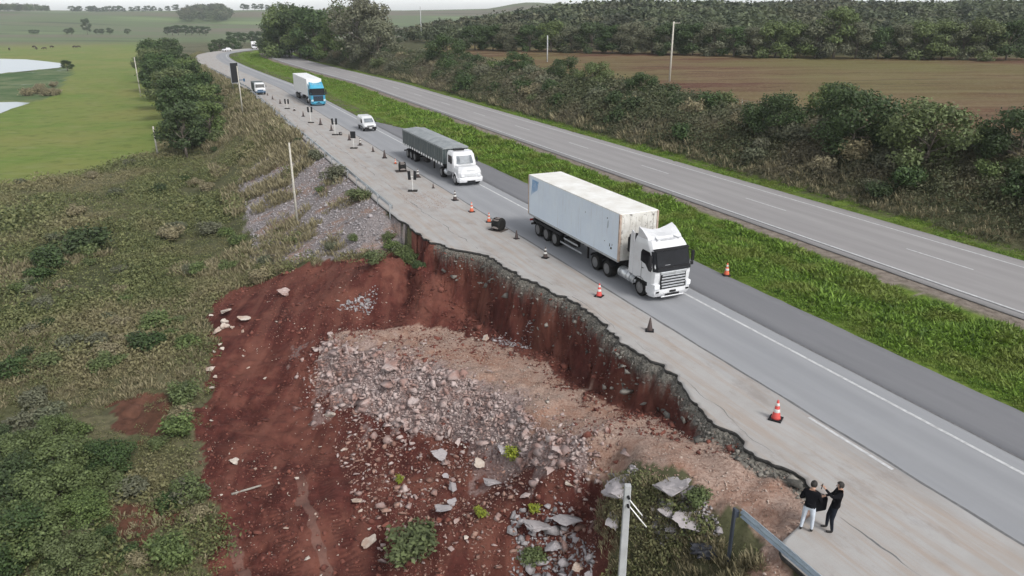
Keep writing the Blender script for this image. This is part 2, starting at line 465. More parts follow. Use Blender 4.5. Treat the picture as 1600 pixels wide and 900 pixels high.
# ------------------------------------------------------------------ pavement edge (broken by the landslide)
EDGE_T = [-200, 12.9, 13.2, 13.9, 14.6, 15.3, 16.2, 16.9, 18.8, 20.9, 23.0, 25.3, 27.0, 30.3, 33, 35.6, 39.0, 42.3, 44.4, 46.0, 49, 54, 58, 1e4]
EDGE_N = [14.5, 14.5, 14.9, 17.0, 17.9, 18.0, 17.95, 17.8, 17.8, 18.1, 18.3, 18.5, 18.4, 18.7, 18.75, 18.6, 18.0, 17.7, 16.5, 15.5, 15.1, 14.8, 14.6, 14.6]
def edge_n(t):
    t = np.asarray(t, float); b = np.interp(t, EDGE_T, EDGE_N)
    w = sstep(14, 15.5, t) * (1 - sstep(50, 56, t))
    return b + w * (0.50 * fbm(t, t * 0, 2.2, 4, 5) + 0.34 * vnoise(t, t * 0, 0.55, 9) + 0.16 * vnoise(t, t * 0, 0.22, 10))

# ------------------------------------------------------------------ excavation: heights noted at points of the ground
CP = [  # pixel x, pixel y, height
 (1235,770,-.15),(1200,745,-.15),(1150,760,-.3),(1100,730,-.5),(1140,690,-.45),(1090,672,-1.0),(1040,690,-1.0),(1000,700,-1.3),(1000,640,-2.2),
 (920,600,-3.0),(900,650,-2.5),(850,560,-3.5),(820,600,-3.3),(760,560,-3.8),(780,510,-3.9),(740,480,-4.0),(680,520,-4.3),(600,505,-4.5),(640,480,-4.5),
 (540,520,-4.8),(480,480,-5.2),(420,480,-5.4),(520,440,-4.6),(520,408,-2.8),(600,402,-1.3),(600,440,-4.0),(660,455,-4.2),(650,405,-1.0),(700,440,-4.2),(470,420,-3.8),
 (530,545,-4.6),(600,560,-4.0),(700,590,-3.3),(780,610,-2.9),(830,650,-2.4),(900,700,-1.8),(960,740,-1.6),
 (500,600,-6.5),(560,640,-6.2),(640,680,-6.0),(700,700,-5.7),(800,740,-4.9),(870,790,-4.0),(600,760,-6.3),(700,800,-5.6),(780,860,-5.4),(900,880,-5.0),(600,880,-6.8),(930,830,-4.6),
 (450,600,-6.7),(400,550,-6.4),(400,700,-6.7),(500,750,-6.7),(450,880,-7.0),(350,800,-6.8),(345,500,-5.7),(330,600,-6.2),
 (250,700,-6.5),(100,800,-6.8),(0,900,-6.9),(200,880,-6.9),(0,600,-6.5),(150,500,-6.3),(250,450,-6.0),(0,400,-6.1),(300,400,-5.6),
 (400,430,-4.6),(340,455,-5.3),(980,800,-1.9),(1000,890,-3.2),(1060,800,-1.1),(1150,850,-.8),(1100,890,-1.9),(1230,880,-.35),(1150,800,-.35)]
LP_N = [-1e4, 0, 3.5, 9, 13.4, 14.2, 14.6]
LP_Z = [-6.0, -6.0, -5.6, -2.9, -.4, -.12, -.08]
cx, cy, cz = [], [], []
for px, py, z in CP:
    X, Y = at_z(px, py, z); cx.append(X * CA + Y * SA); cy.append(-X * SA + Y * CA); cz.append(z)
for tt in (57, 61, 65, 70):
    for nn in (-28, -18, -9, -1, 3, 6, 9, 12, 14): cx.append(nn); cy.append(tt); cz.append(float(np.interp(nn, LP_N, LP_Z)))
for tt in (0, 6, 11):
    for nn in (-22, -10, 0, 5, 9, 12, 14): cx.append(nn); cy.append(tt); cz.append(float(np.interp(nn, LP_N, LP_Z)) + (0 if tt < 8 else -.3))
for tt in (15, 30, 45): cx.append(-28); cy.append(tt); cz.append(-6.3)
cx, cy, cz = map(np.array, (cx, cy, cz))
def tps_k(r2): return np.where(r2 > 1e-9, r2 * np.log(np.maximum(r2, 1e-9)), 0.0)
_K = tps_k((cx[:, None] - cx) ** 2 + (cy[:, None] - cy) ** 2) + np.eye(len(cx)) * 1.5
_Pm = np.stack([np.ones_like(cx), cx, cy], 1)
_sol = np.linalg.solve(np.block([[_K, _Pm], [_Pm.T, np.zeros((3, 3))]]), np.concatenate([cz, np.zeros(3)]))
def tps(n, t):
    out = np.empty(len(n))
    for s in range(0, len(n), 20000):
        a, b = n[s:s + 20000], t[s:s + 20000]
        out[s:s + 20000] = tps_k((a[:, None] - cx) ** 2 + (b[:, None] - cy) ** 2) @ _sol[:-3] + _sol[-3] + _sol[-2] * a + _sol[-1] * b
    return out

FR_N = [14.6, 29.4, 30.2, 33.5, 37.2, 38.2, 48.6, 50.4, 52.0, 56.0, 61.5, 80, 200, 1e4]
FR_Z = [-.08, -.08, -.02, -.28, -.06, -.08, -.08, -.15, 0.3, 2.2, 3.9, 4.3, 5.5, 5.5]
LAKES = []
def far_land(x, y):
    d = np.hypot(x, y)
    h = np.zeros_like(d)
    # wooded rise on the right
    h += 6.5 * sstep(175, 430, y + 0.12 * x) * sstep(-75, 40, x)
    h += 2.5 * sstep(250, 420, y) * fbm(x, y, 140, 2, 40) * 2 * sstep(-60, 60, x)
    # far hills
    ridge = 27 + 7 * fbm(x, y * 0.4, 520, 3, 21) * 2
    h += (ridge + 6 * sstep(-60, 60, x)) * sstep(880, 1650, d + 160 * fbm(x, y, 400, 2, 3))
    return h
def ground(x, y, rough=True):
    shp = np.shape(x)
    x = np.atleast_1d(np.asarray(x, float)).ravel(); y = np.atleast_1d(np.asarray(y, float)).ravel()
    n, t = nt_of(x, y)
    z = np.where(n < 14.6, np.interp(n, LP_N, LP_Z), np.interp(n, FR_N, FR_Z))
    far = sstep(450, 700, np.hypot(x, y))
    offr = np.clip(np.maximum(sstep(15, -5, n), sstep(48, 70, n)), 0, 1)
    z = z + far_land(x, y) * np.maximum(far, offr)
    hb = np.hypot(x, y)
    z = np.where(hb > 700, np.minimum(z, -6 + far_land(x, y)) * sstep(700, 900, hb) + z * (1 - sstep(700, 900, hb)), z)
    if rough:
        slope = sstep(14.4, 12, n) + sstep(51, 54, n)
        z = z + slope * (0.35 * fbm(x, y, 5, 4, 11) * sstep(900, 100, hb) * np.where(n < -3, 0.5, 1))
        med = sstep(29.6, 31, n) * sstep(38, 36.5, n)
        z = z + med * 0.25 * fbm(x, y, 1.6, 3, 17)
    k = (n < 18.9) & (t > -25) & (t < 66)
    if k.any():
        nn, tt = n[k], t[k]
        e = edge_n(tt)
        fl = tps(nn, tt)
        if rough:
            rl = 0.5 + 1.2 * np.clip(fbm(nn, tt, 7, 2, 36) + .2, 0, 1)
            fl = fl + 0.34 * fbm(nn, tt, 3.0, 4, 31) + rl * (0.26 * fbm(nn, tt, 0.75, 3, 33) - 0.35 * np.abs(fbm(nn * .5 + .3 * tt, tt * .18 - nn * .1, 0.9, 2, 34)) * sstep(17, 12, nn))
        fl = np.minimum(fl, -0.10)
        w = sstep(65, 58, tt) * sstep(8, 12, tt)
        d = e - nn
        gul = 0.75 * fbm(tt, nn * 0.3, 2.2, 3, 51) + 0.35 * vnoise(tt, nn * 0.3, 0.6, 52)
        dd = np.maximum(d + (gul if rough else 0) * sstep(0.5, 1.6, d), 0)
        cliff = np.where(dd < 0.30, -0.14 - dd * 1.35, -0.545 - (dd - 0.30) * 4.2)
        inside = d > 0.0
        zz = np.where(inside, np.maximum(fl, cliff), -0.10)
        wall = sstep(12.8, 14.2, tt) * sstep(50, 47, tt)
        zin = np.where(inside, wall * zz + (1 - wall) * np.where(d > 0.0, np.minimum(fl, z[k]) * 0.5 + z[k] * 0.5, -0.1), -0.10)
        z[k] = np.where(inside, w * zin + (1 - w) * z[k], -0.10)
    for poly, lvl in LAKES:
        m = inpoly(x, y, poly)
        z[m] = lvl - 0.5
    return z.reshape(shp)
def inpoly(x, y, P):
    c = np.zeros(len(x), bool); j = len(P) - 1
    for i in range(len(P)):
        xi, yi = P[i]; xj, yj = P[j]
        if yi != yj:
            k = ((yi > y) != (yj > y)) & (x < (xj - xi) * (y - yi) / (yj - yi) + xi)
            c ^= k
        j = i
    return c
def pix(px, py, z0=None):
    """first ground point seen through this pixel of the photograph"""
    d = ray(px, py)
    k = np.concatenate([np.arange(14, 90, 0.35), np.geomspace(90, 4000, 420)])
    X, Y, Z = d[0] * k, d[1] * k, CAM_H + d[2] * k
    g = ground(X, Y, False)
    i = np.argmax(Z < g)
    if i == 0: return at_z(px, py, -6.0)
    a = (Z[i - 1] - g[i - 1]) / max(1e-6, (Z[i - 1] - g[i - 1]) - (Z[i] - g[i]))
    kk = k[i - 1] + a * (k[i] - k[i - 1])
    return d[0] * kk, d[1] * kk
def pixz(px, py):
    x, y = pix(px, py); return x, y, float(ground(np.array([x]), np.array([y]))[0])
def gz(x, y): return float(ground(np.array([x]), np.array([y]))[0])
def zpoly(P, z=-6.0): return [at_z(px, py, z) for px, py in P]
def gpoly(P): return [pix(px, py) for px, py in P]

L1 = zpoly([(-420, 90), (0, 92), (40, 93), (70, 96), (95, 99), (99, 103), (90, 106), (60, 109), (30, 112), (0, 115), (-420, 125)], -6.15)
L2 = zpoly([(-420, 156), (0, 160), (25, 159.5), (48, 161), (32, 166), (15, 171), (0, 177), (-420, 210)], -6.15)
LAKES += [(L1, -6.15), (L2, -6.15)]

Z_RED = gpoly([(640, 392), (590, 397), (560, 405), (520, 405), (470, 415), (420, 432), (370, 447), (335, 470), (322, 492), (330, 560), (328, 610), (298, 660), (308, 720), (330, 800), (345, 925), (960, 925), (950, 800), (965, 735)])
Z_RED += [W(14.6, 21.5), W(16.5, 17.5), W(19.5, 17.5), W(19.5, 51), W(13.8, 51)]
Z_BENCH = gpoly([(515, 512), (620, 512), (700, 505), (760, 530), (860, 580), (920, 612), (1000, 650), (1080, 668)]) + [W(17.9, 18.8), W(18.2, 14.6), W(15, 13.0), W(14.3, 11.5), W(13.5, 12.4)] + gpoly([(1195, 815), (1130, 790), (1060, 765), (1000, 745), (930, 705), (860, 690), (800, 640), (680, 590), (560, 560), (520, 540)])
Z_RUB = gpoly([(500, 528), (560, 545), (640, 560), (740, 590), (800, 630), (860, 680), (940, 715), (905, 775), (850, 730), (770, 690), (690, 680), (620, 668), (540, 630), (495, 600)])
Z_RED2 = gpoly([(175, 625), (215, 612), (262, 622), (262, 660), (230, 690), (180, 685), (165, 655)])
Z_RED3 = gpoly([(172, 800), (215, 778), (268, 795), (268, 850), (225, 870), (176, 855)])
Z_ROCKS = gpoly([(370, 285), (400, 258), (430, 240), (462, 215), (500, 235), (540, 262), (575, 290), (610, 325), (645, 375), (610, 392), (560, 398), (500, 402), (450, 412), (400, 418), (388, 350)])
Z_FIELD = zpoly([(-900, 350), (-300, 320), (0, 293), (60, 284), (150, 265), (205, 250), (240, 242), (262, 215), (278, 185), (282, 150), (275, 110), (265, 75), (262, 57), (-900, 57)])
Z_MARSH = zpoly([(-300, 120), (0, 116), (60, 109), (98, 104), (112, 112), (108, 125), (88, 140), (88, 150), (50, 157), (0, 158), (-300, 165)])
Z_BFIELD = [W(61.5, t) for t in (-60, 0, 20, 60, 100, 150, 200)] + [(-25, 262), (0, 232), (40, 205), (90, 182), (150, 165), (230, 150), (400, 120), (400, -80)]

# ------------------------------------------------------------------ ground sheet
def axis(fine0, fine1, step, lo, hi, g=1.06, cap=60):
    a = list(np.arange(fine0, fine1 + 1e-6, step))
    s = step; v = fine1; up = []
    while v < hi: s = min(s * g, cap); v += s; up.append(v)
    s = step; v = fine0; dn = []
    while v > lo: s = min(s * g, cap); v -= s; dn.append(v)
    return np.array(dn[::-1] + a + up)
an = axis(-6, 19.4, 0.16, -2100, 1900, 1.045)
at = axis(12, 58, 0.18, -70, 2500, 1.045)
GN, GT = np.meshgrid(an, at)
GX = (GN * CA - GT * SA).ravel(); GY = (GN * SA + GT * CA).ravel()
keep = None
GZ = ground(GX, GY)
nn_, tt_ = nt_of(GX, GY)
nv = len(GX)
jx = 0.55 * fbm(GX, GY, 1.6, 4, 61) * 2; jy = 0.55 * fbm(GX, GY, 1.6, 4, 71) * 2
def zmask(P, grow=1.0): return inpoly(GX + jx * grow, GY + jy * grow, P).astype(float)
gx_, gy_ = np.gradient(GZ.reshape(GN.shape))[::-1]
mR = zmask(Z_RED); mB = zmask(Z_BENCH); mU = zmask(Z_RUB); mK = zmask(Z_ROCKS, 1.6)
mK = mK * ~((edge_n(tt_) - nn_ < 2.2) & (tt_ < 53))
mR = np.maximum(mR, np.maximum(zmask(Z_RED2, 1.5), zmask(Z_RED3, 1.5)) * 0.8)
mU = np.maximum(mU, .6 * zmask(Z_RUB, 4.0)) * (1 - 0 * mB)
e_ = edge_n(tt_)
dlip = (e_ - nn_)
lw = 0.36 + 0.20 * fbm(tt_, nn_ * 0, 1.6, 3, 81) + 0.35 * sstep(22, 16, tt_)
lip = sstep(0.0, -0.12, dlip - lw) * ((dlip > -0.5) & (tt_ > 14.2) & (tt_ < 47))
wallm = ((dlip > 0.2) & (dlip < 3.2) & (tt_ > 16) & (tt_ < 48) & (GZ < -0.8)).astype(float)
mB = mB * (1 - wallm * (GZ > tps(nn_, tt_) + 0.5))
mF = zmask(Z_FIELD, 3.0) * (nn_ < 12); mM = zmask(Z_MARSH, 3.0); mBF = zmask(Z_BFIELD, 2.0) * (nn_ > 58)
hyp = np.hypot(GX, GY)
mFar = sstep(560, 720, hyp)
mV = ((nn_ > 29.0) & (nn_ < 37.6) | (nn_ > 48.9) & (nn_ < 50.6 + jx) ).astype(float)
mD = ((nn_ >= 37.5 + 0.4 * jx) & (nn_ < 39.8)).astype(float)
one = np.ones(nv)
A1 = np.stack([mR, mB, mU, one], 1); A2 = np.stack([mF, mBF, mFar, one], 1); A3 = np.stack([lip, mV, mK, one], 1); A4 = np.stack([mM, mD, np.clip(sstep(18, -10, GX), 0, 1), one], 1)
H_, W_ = GN.shape
wv_ = wallm * sstep(0.2, .6, dlip)
dl_ = wv_ * (0.42 * fbm(tt_, GZ * 1.3, 1.3, 4, 91) + 0.20 * vnoise(tt_, GZ * 1.5, 0.45, 95))
GX = GX + CA * dl_; GY = GY + SA * dl_
idx = np.arange(nv).reshape(H_, W_)
fc = np.stack([idx[:-1, :-1], idx[:-1, 1:], idx[1:, 1:], idx[1:, :-1]], -1).reshape(-1, 4)
ter_me = np_mesh('ground', np.stack([GX, GY, GZ], 1), fc, smooth=True, attrs=dict(zoneA=A1, zoneB=A2, zoneC=A3, zoneD=A4))

def m_ground():
    m, N, L, B = mat_new('ground')
    g = N.new('ShaderNodeNewGeometry').outputs['Position']
    def att(n_):
        a = N.new('ShaderNodeAttribute'); a.attribute_name = n_
        s = N.new('ShaderNodeSeparateColor'); L.new(a.outputs['Color'], s.inputs[0]); return s.outputs
    za, zb, zc, zd = att('zoneA'), att('zoneB'), att('zoneC'), att('zoneD')
    nA = noise_node(N, L, 0.35, 8, g, 0.65); nB = noise_node(N, L, 2.2, 7, g, 0.7); nC = noise_node(N, L, 0.05, 5, g, 0.6)
    nD = noise_node(N, L, 9, 5, g, 0.7)
    # scrubby soil
    col = mixc(N, L, maprange(N, L, nB, 0.3, 0.7), (0.075, 0.072, 0.040), (0.165, 0.15, 0.09))
    col = mixc(N, L, maprange(N, L, nA, 0.42, 0.6), col, (0.085, 0.088, 0.045))
    col = mixc(N, L, maprange(N, L, nC, 0.45, 0.6, 0, .7), col, (0.055, 0.062, 0.030))
    # rocky embankment
    ck = mixc(N, L, maprange(N, L, nD, 0.35, 0.65), (0.13, 0.115, 0.115), (0.30, 0.27, 0.27))
    ck = mixc(N, L, maprange(N, L, nA, 0.5, 0.65), ck, (0.26, 0.17, 0.13))
    col = mixc(N, L, zc[2], col, ck)
    # red earth
    red = mixc(N, L, maprange(N, L, nB, 0.3, 0.7), (0.056, 0.018, 0.015), (0.112, 0.035, 0.028))
    red = mixc(N, L, maprange(N, L, nA, 0.46, 0.66, 0, 0.8), red, (0.175, 0.070, 0.050))
    red = mixc(N, L, maprange(N, L, nD, 0.62, 0.72, 0, 0.55), red, (0.26, 0.15, 0.12))
    # crawler and bucket marks down the excavated floor
    mpt = N.new('ShaderNodeMapping'); mpt.inputs['Rotation'].default_value = (0, 0, R(6)); mpt.inputs['Scale'].default_value = (1.1, 0.10, 0.3)
    L.new(g, mpt.inputs['Vector'])
    trk = noise_node(N, L, 1.0, 4, mpt.outputs['Vector'], 0.5)
    red = mixc(N, L, maprange(N, L, trk, 0.52, 0.62, 0, 0.45), red, (0.165, 0.070, 0.052))
    red = mixc(N, L, maprange(N, L, trk, 0.38, 0.46, 0.55, 0), red, (0.045, 0.013, 0.011))
    # crawler tread marks and smeared ruts on the excavated floor
    mr = N.new('ShaderNodeMapping'); mr.inputs['Rotation'].default_value = (0, 0, -A); L.new(g, mr.inputs['Vector'])
    sr = N.new('ShaderNodeSeparateXYZ'); L.new(mr.outputs['Vector'], sr.inputs[0])
    wobn = maprange(N, L, noise_node(N, L, 0.22, 3, g), 0.3, 0.7, -0.5, 0.5)
    un = N.new('ShaderNodeMath'); un.operation = 'ADD'; L.new(sr.outputs[0], un.inputs[0]); L.new(wobn, un.inputs[1])
    def strip(c, w, t0, t1):
        d = N.new('ShaderNodeMath'); d.operation = 'SUBTRACT'; L.new(un.outputs[0], d.inputs[0]); d.inputs[1].default_value = c
        a_ = N.new('ShaderNodeMath'); a_.operation = 'ABSOLUTE'; L.new(d.outputs[0], a_.inputs[0])
        k_ = maprange(N, L, a_.outputs[0], w * .8, w, 1, 0)
        k2 = maprange(N, L, sr.outputs[1], t0, t0 + 1.5, 0, 1); k3 = maprange(N, L, sr.outputs[1], t1, t1 - 2.5, 0, 1)
        return mul(N, L, k_, mul(N, L, k2, k3))
    wv = N.new('ShaderNodeTexWave'); wv.bands_direction = 'Y'; wv.inputs['Scale'].default_value = 1.3; wv.inputs['Distortion'].default_value = 1.2; L.new(mr.outputs['Vector'], wv.inputs['Vector'])
    tread = mul(N, L, mul(N, L, strip(1.6, .42, 22, 38), strip(4.2, .42, 22, 36), 'ADD'), wv.outputs['Fac'])
    red = mixc(N, L, mul(N, L, tread, 0.5), red, (0.045, 0.014, 0.012))
    red = mixc(N, L, mul(N, L, mul(N, L, strip(3.1, .26, 20, 34), strip(-0.1, .22, 22, 31), 'ADD'), 0.6), red, (0.19, 0.115, 0.095))
    col = mixc(N, L, za[0], col, red)
    # gravelly ramp
    bn = mixc(N, L, maprange(N, L, nD, 0.35, 0.65), (0.235, 0.155, 0.122), (0.40, 0.30, 0.25))
    bn = mixc(N, L, maprange(N, L, nA, 0.47, 0.64, 0, 0.65), bn, (0.26, 0.125, 0.078))
    bn = mixc(N, L, maprange(N, L, nB, 0.58, 0.7, 0, 0.6), bn, (0.36, 0.29, 0.26))
    col = mixc(N, L, za[1], col, bn)
    rb = mixc(N, L, maprange(N, L, nD, 0.35, 0.65), (0.15, 0.105, 0.095), (0.33, 0.27, 0.26))
    col = mixc(N, L, mul(N, L, za[2], 0.9), col, rb)
    # crushed base course under the asphalt
    lp = mixc(N, L, maprange(N, L, nD, 0.35, 0.7), (0.06, 0.057, 0.050), (0.27, 0.255, 0.225))
    col = mixc(N, L, zc[0], col, lp)
    # pasture
    fld = mixc(N, L, maprange(N, L, nC, 0.35, 0.65), (0.125, 0.185, 0.038), (0.185, 0.195, 0.058))
    fld = mixc(N, L, maprange(N, L, nA, 0.5, 0.7, 0, 0.7), fld, (0.085, 0.115, 0.026))
    fld = mixc(N, L, maprange(N, L, noise_node(N, L, 1.0, 6, g, 0.75, mapping=(0.12, 0.5, 1)), 0.52, 0.66, 0, 0.6), fld, (0.21, 0.22, 0.10))
    fld = mixc(N, L, maprange(N, L, noise_node(N, L, 1.0, 6, g, 0.75, mapping=(0.1, 0.6, 1)), 0.40, 0.30, 0, 0.6), fld, (0.075, 0.095, 0.03))
    col = mixc(N, L, zb[0], col, fld)
    msh = mixc(N, L, maprange(N, L, noise_node(N, L, 0.08, 6, g, 0.7), 0.4, 0.6), (0.045, 0.095, 0.030), (0.13, 0.16, 0.08))
    msh = mixc(N, L, maprange(N, L, noise_node(N, L, 0.05, 6, g, 0.7), 0.58, 0.66), msh, (0.30, 0.32, 0.30))
    col = mixc(N, L, zd[0], col, msh)
    # stubble field with worked rows
    rows = noise_node(N, L, 1.0, 5, g, 0.6, mapping=(0.014, 0.24, 1))
    bf = mixc(N, L, maprange(N, L, rows, 0.36, 0.64), (0.088, 0.034, 0.024), (0.165, 0.122, 0.065))
    bf = mixc(N, L, maprange(N, L, noise_node(N, L, 0.02, 5, g), 0.42, 0.62, 0, 0.75), bf, (0.130, 0.125, 0.045))
    bf = mixc(N, L, maprange(N, L, nB, 0.5, 0.7, 0, 0.5), bf, (0.24, 0.20, 0.13))
    bf = mixc(N, L, maprange(N, L, noise_node(N, L, 1.0, 6, g, 0.7, mapping=(0.03, 0.4, 1)), 0.56, 0.64, 0, 0.7), bf, (0.060, 0.040, 0.024))
    col = mixc(N, L, zb[1], col, bf)
    # verges
    vg = mixc(N, L, maprange(N, L, nB, 0.35, 0.65), (0.07, 0.125, 0.018), (0.150, 0.200, 0.040))
    col = mixc(N, L, zc[1], col, vg)
    dt = mixc(N, L, maprange(N, L, nB, 0.35, 0.65), (0.15, 0.125, 0.105), (0.25, 0.215, 0.185))
    col = mixc(N, L, zd[1], col, dt)
    # far pastures and heath
    fr = noise_node(N, L, 1.0, 6, g, 0.6, mapping=(0.0015, 0.006, 0.01))
    fa = mixc(N, L, maprange(N, L, fr, 0.42, 0.52), (0.135, 0.120, 0.085), (0.105, 0.140, 0.065))
    fa = mixc(N, L, maprange(N, L, fr, 0.55, 0.66), fa, (0.155, 0.205, 0.090))
    fa = mixc(N, L, maprange(N, L, noise_node(N, L, 1.0, 4, g, 0.6, mapping=(0.004, 0.03, 0.01)), 0.60, 0.66, 0, 0.7), fa, (0.040, 0.052, 0.032))
    col = mixc(N, L, zb[2], col, fa)
    L.new(col, B.inputs['Base Color']); B.inputs['Roughness'].default_value = 0.95
    B.inputs['Specular IOR Level'].default_value = 0.15
    bump(N, L, B, mul(N, L, nD, nB, 'ADD'), 0.7, 0.12)
    return m
M['ground'] = m_ground()
tag(link_mesh('ground', ter_me, M['ground']), kind='structure')

# water
def m_water():
    m, N, L, B = mat_new('water')
    g = N.new('ShaderNodeNewGeometry').outputs['Position']
    B.inputs['Base Color'].default_value = (0.22, 0.26, 0.29, 1); B.inputs['Roughness'].default_value = 0.28
    B.inputs['Specular IOR Level'].default_value = 0.5
    bump(N, L, B, noise_node(N, L, 0.6, 3, g), 0.15, 0.05)
    return m
M['water'] = m_water()
def flat_poly(name, P, z, mat):
    b = bmesh.new(); f = b.faces.new([b.verts.new((p[0], p[1], z)) for p in P]); f.normal_update()
    if f.normal.z < 0: f.normal_flip()
    me = bpy.data.meshes.new(name); b.to_mesh(me); b.free()
    return tag(link_mesh(name, me, mat), kind='structure')
def grow(P, k):
    c = np.mean(P, axis=0); return [tuple(c + (np.array(p) - c) * k) for p in P]
flat_poly('water', grow(L1, 1.01), -6.10, M['water'])
flat_poly('water', grow(L2, 1.01), -6.12, M['water'])

# ------------------------------------------------------------------ roads
def m_asphalt(name, base, tone2, left=None, cracks=True):
    m, N, L, B = mat_new(name)
    uv = N.new('ShaderNodeTexCoord').outputs['UV']
    g = N.new('ShaderNodeNewGeometry').outputs['Position']
    sx = N.new('ShaderNodeSeparateXYZ'); L.new(uv, sx.inputs[0])
    nL = noise_node(N, L, 1.0, 6, uv, 0.65, mapping=(0.9, 0.07, 1)); nS = noise_node(N, L, 0.5, 6, g, 0.65); nF = noise_node(N, L, 30, 4, g, 0.7)
    col = mixc(N, L, maprange(N, L, nL, 0.35, 0.65), base, tone2)
    if left:   # dusty old shoulder beside the lane
        ls = mixc(N, L, maprange(N, L, nS, 0.35, 0.65), left[0], left[1])
        ls = mixc(N, L, maprange(N, L, noise_node(N, L, 1.0, 6, uv, 0.7, mapping=(2.2, 0.12, 1)), 0.46, 0.64, 0, 0.75), ls, (0.345, 0.285, 0.24))
        ls = mixc(N, L, maprange(N, L, noise_node(N, L, 1.0, 7, uv, 0.75, mapping=(0.8, 0.3, 1)), 0.54, 0.66, 0, 0.5), ls, (0.24, 0.20, 0.175))
        wob = mul(N, L, noise_node(N, L, 0.8, 4, g), 0.25, 'MULTIPLY')
        sc = N.new('ShaderNodeMath'); sc.operation = 'ADD'; L.new(sx.outputs[0], sc.inputs[0]); L.new(wob, sc.inputs[1])
        col = mixc(N, L, maprange(N, L, sc.outputs[0], 21.45, 21.60), ls, col)
    if name != 'dark_asphalt':
        for c_ in ((22.45, 24.2) if left else (41.0, 42.9, 44.9, 46.6)):
            d_ = N.new('ShaderNodeMath'); d_.operation = 'SUBTRACT'; L.new(sx.outputs[0], d_.inputs[0]); d_.inputs[1].default_value = c_
            a_ = N.new('ShaderNodeMath'); a_.operation = 'ABSOLUTE'; L.new(d_.outputs[0], a_.inputs[0])
            col = mixc(N, L, mul(N, L, maprange(N, L, a_.outputs[0], .1, .6, .34, 0), nL), col, [x * .62 for x in base])
    pt = noise_node(N, L, 1.0, 2, uv, 0.4, mapping=(0.25, 0.035, 1))
    col = mixc(N, L, maprange(N, L, pt, 0.62, 0.635, 0, 0.14), col, [x * .7 for x in base])
    st_ = noise_node(N, L, 1.0, 6, uv, 0.8, mapping=(1.6, 0.5, 1))
    col = mixc(N, L, maprange(N, L, st_, 0.64, 0.76, 0, 0.3), col, [x * .65 for x in base])
    col = mixc(N, L, maprange(N, L, nS, 0.55, 0.72, 0, 0.25), col, [x * 1.25 for x in base])
    col = mixc(N, L, maprange(N, L, nF, 0.35, 0.7, 0, 0.20), col, [x * 0.6 for x in base])
    L.new(col, B.inputs['Base Color']); B.inputs['Roughness'].default_value = 0.85
    B.inputs['Specular IOR Level'].default_value = 0.3
    bump(N, L, B, nF, 0.25, 0.01)
    return m
M['lane'] = m_asphalt('lane_asphalt', (0.262, 0.270, 0.288), (0.305, 0.312, 0.328), left=((0.345, 0.33, 0.318), (0.40, 0.392, 0.385)))
M['dark_asphalt'] = m_asphalt('dark_asphalt', (0.165, 0.168, 0.182), (0.190, 0.192, 0.205))
M['old_asphalt'] = m_asphalt('old_asphalt', (0.265, 0.255, 0.258), (0.310, 0.300, 0.300))
M['seal_and_shade'] = simple('joint_and_kerb_shade', (0.13, 0.13, 0.135), 0.8, var=0.3, scale=5)
def m_line():
    m, N, L, B = mat_new('road_paint')
    g = N.new('ShaderNodeNewGeometry').outputs['Position']
    n = noise_node(N, L, 3.0, 8, g, 0.75)
    col = mixc(N, L, maprange(N, L, n, 0.40, 0.66, 0, 0.9), (0.58, 0.59, 0.60), (0.30, 0.30, 0.31))
    L.new(col, B.inputs['Base Color']); B.inputs['Roughness'].default_value = 0.7
    return m
M['paint'] = m_line()
def trange(t0, t1):
    t = [t0]
    while t[-1] < t1: t.append(min(t1, t[-1] + max(0.25, 0.006 * abs(t[-1])) ))
    return np.array(t)
def ribbon(name, nL, nR, t0, t1, z, mat, nn=6, thick=0.0, T=None, wav=0.0):
    T = trange(t0, t1) if T is None else T
    fL = nL(T) if callable(nL) else np.full(len(T), nL); fR = nR(T) if callable(nR) else np.full(len(T), nR)
    if wav: fL = fL + wav * fbm(T, T * 0 + 3.3, 1.5, 3, 3); fR = fR + wav * fbm(T, T * 0 + 7.7, 1.5, 3, 4)
    u = np.linspace(0, 1, nn)
    NN = fL[:, None] + (fR - fL)[:, None] * u; TT = np.repeat(T[:, None], nn, 1)
    x, y = W(NN.ravel(), TT.ravel()); V = np.stack([x, y, np.full(len(x), z)], 1)
    I = np.arange(len(x)).reshape(NN.shape)
    F = np.stack([I[:-1, :-1], I[:-1, 1:], I[1:, 1:], I[1:, :-1]], -1).reshape(-1, 4)
    UV = np.stack([NN.ravel(), TT.ravel()], 1)
    if thick:
        Vb = V.copy(); Vb[:, 2] -= thick; o = len(V)
        l, r = I[:, 0], I[:, -1]
        sk = [np.stack([l[:-1], l[1:], l[1:] + o, l[:-1] + o], 1), np.stack([r[1:], r[:-1], r[:-1] + o, r[1:] + o], 1)]
        V = np.vstack([V, Vb]); UV = np.vstack([UV, UV]); F = np.vstack([F] + sk + [F[:, ::-1] + o])
    me = np_mesh(name, V, F, uv=UV)
    return tag(link_mesh(name, me, mat), kind='structure')
rd = ribbon('road', edge_n, 25.95, -40, 520, 0.0, M['lane'], nn=40, thick=0.17, T=np.concatenate([trange(-40, 13), np.arange(13.12, 50, .11), trange(50.1, 520)]))
M['broken_face'] = simple('broken_asphalt', (0.045, 0.044, 0.042), 0.9, var=.4, scale=6)
rd.data.materials.append(M['broken_face'])
for p_ in rd.data.polygons:
    if abs(p_.normal.z) < .5: p_.material_index = 1
def shoulder_r(T):
    return np.interp(T, [-100, 95, 100, 104, 110, 114], [29.35, 29.3, 28.9, 28.0, 26.6, 26.0]) + 0.10 * fbm(T, T * 0 + 1.5, 1.3, 3, 8)
ribbon('road_shoulder', 25.95, shoulder_r, -40, 114, -0.004, M['dark_asphalt'], nn=6, thick=0.06)
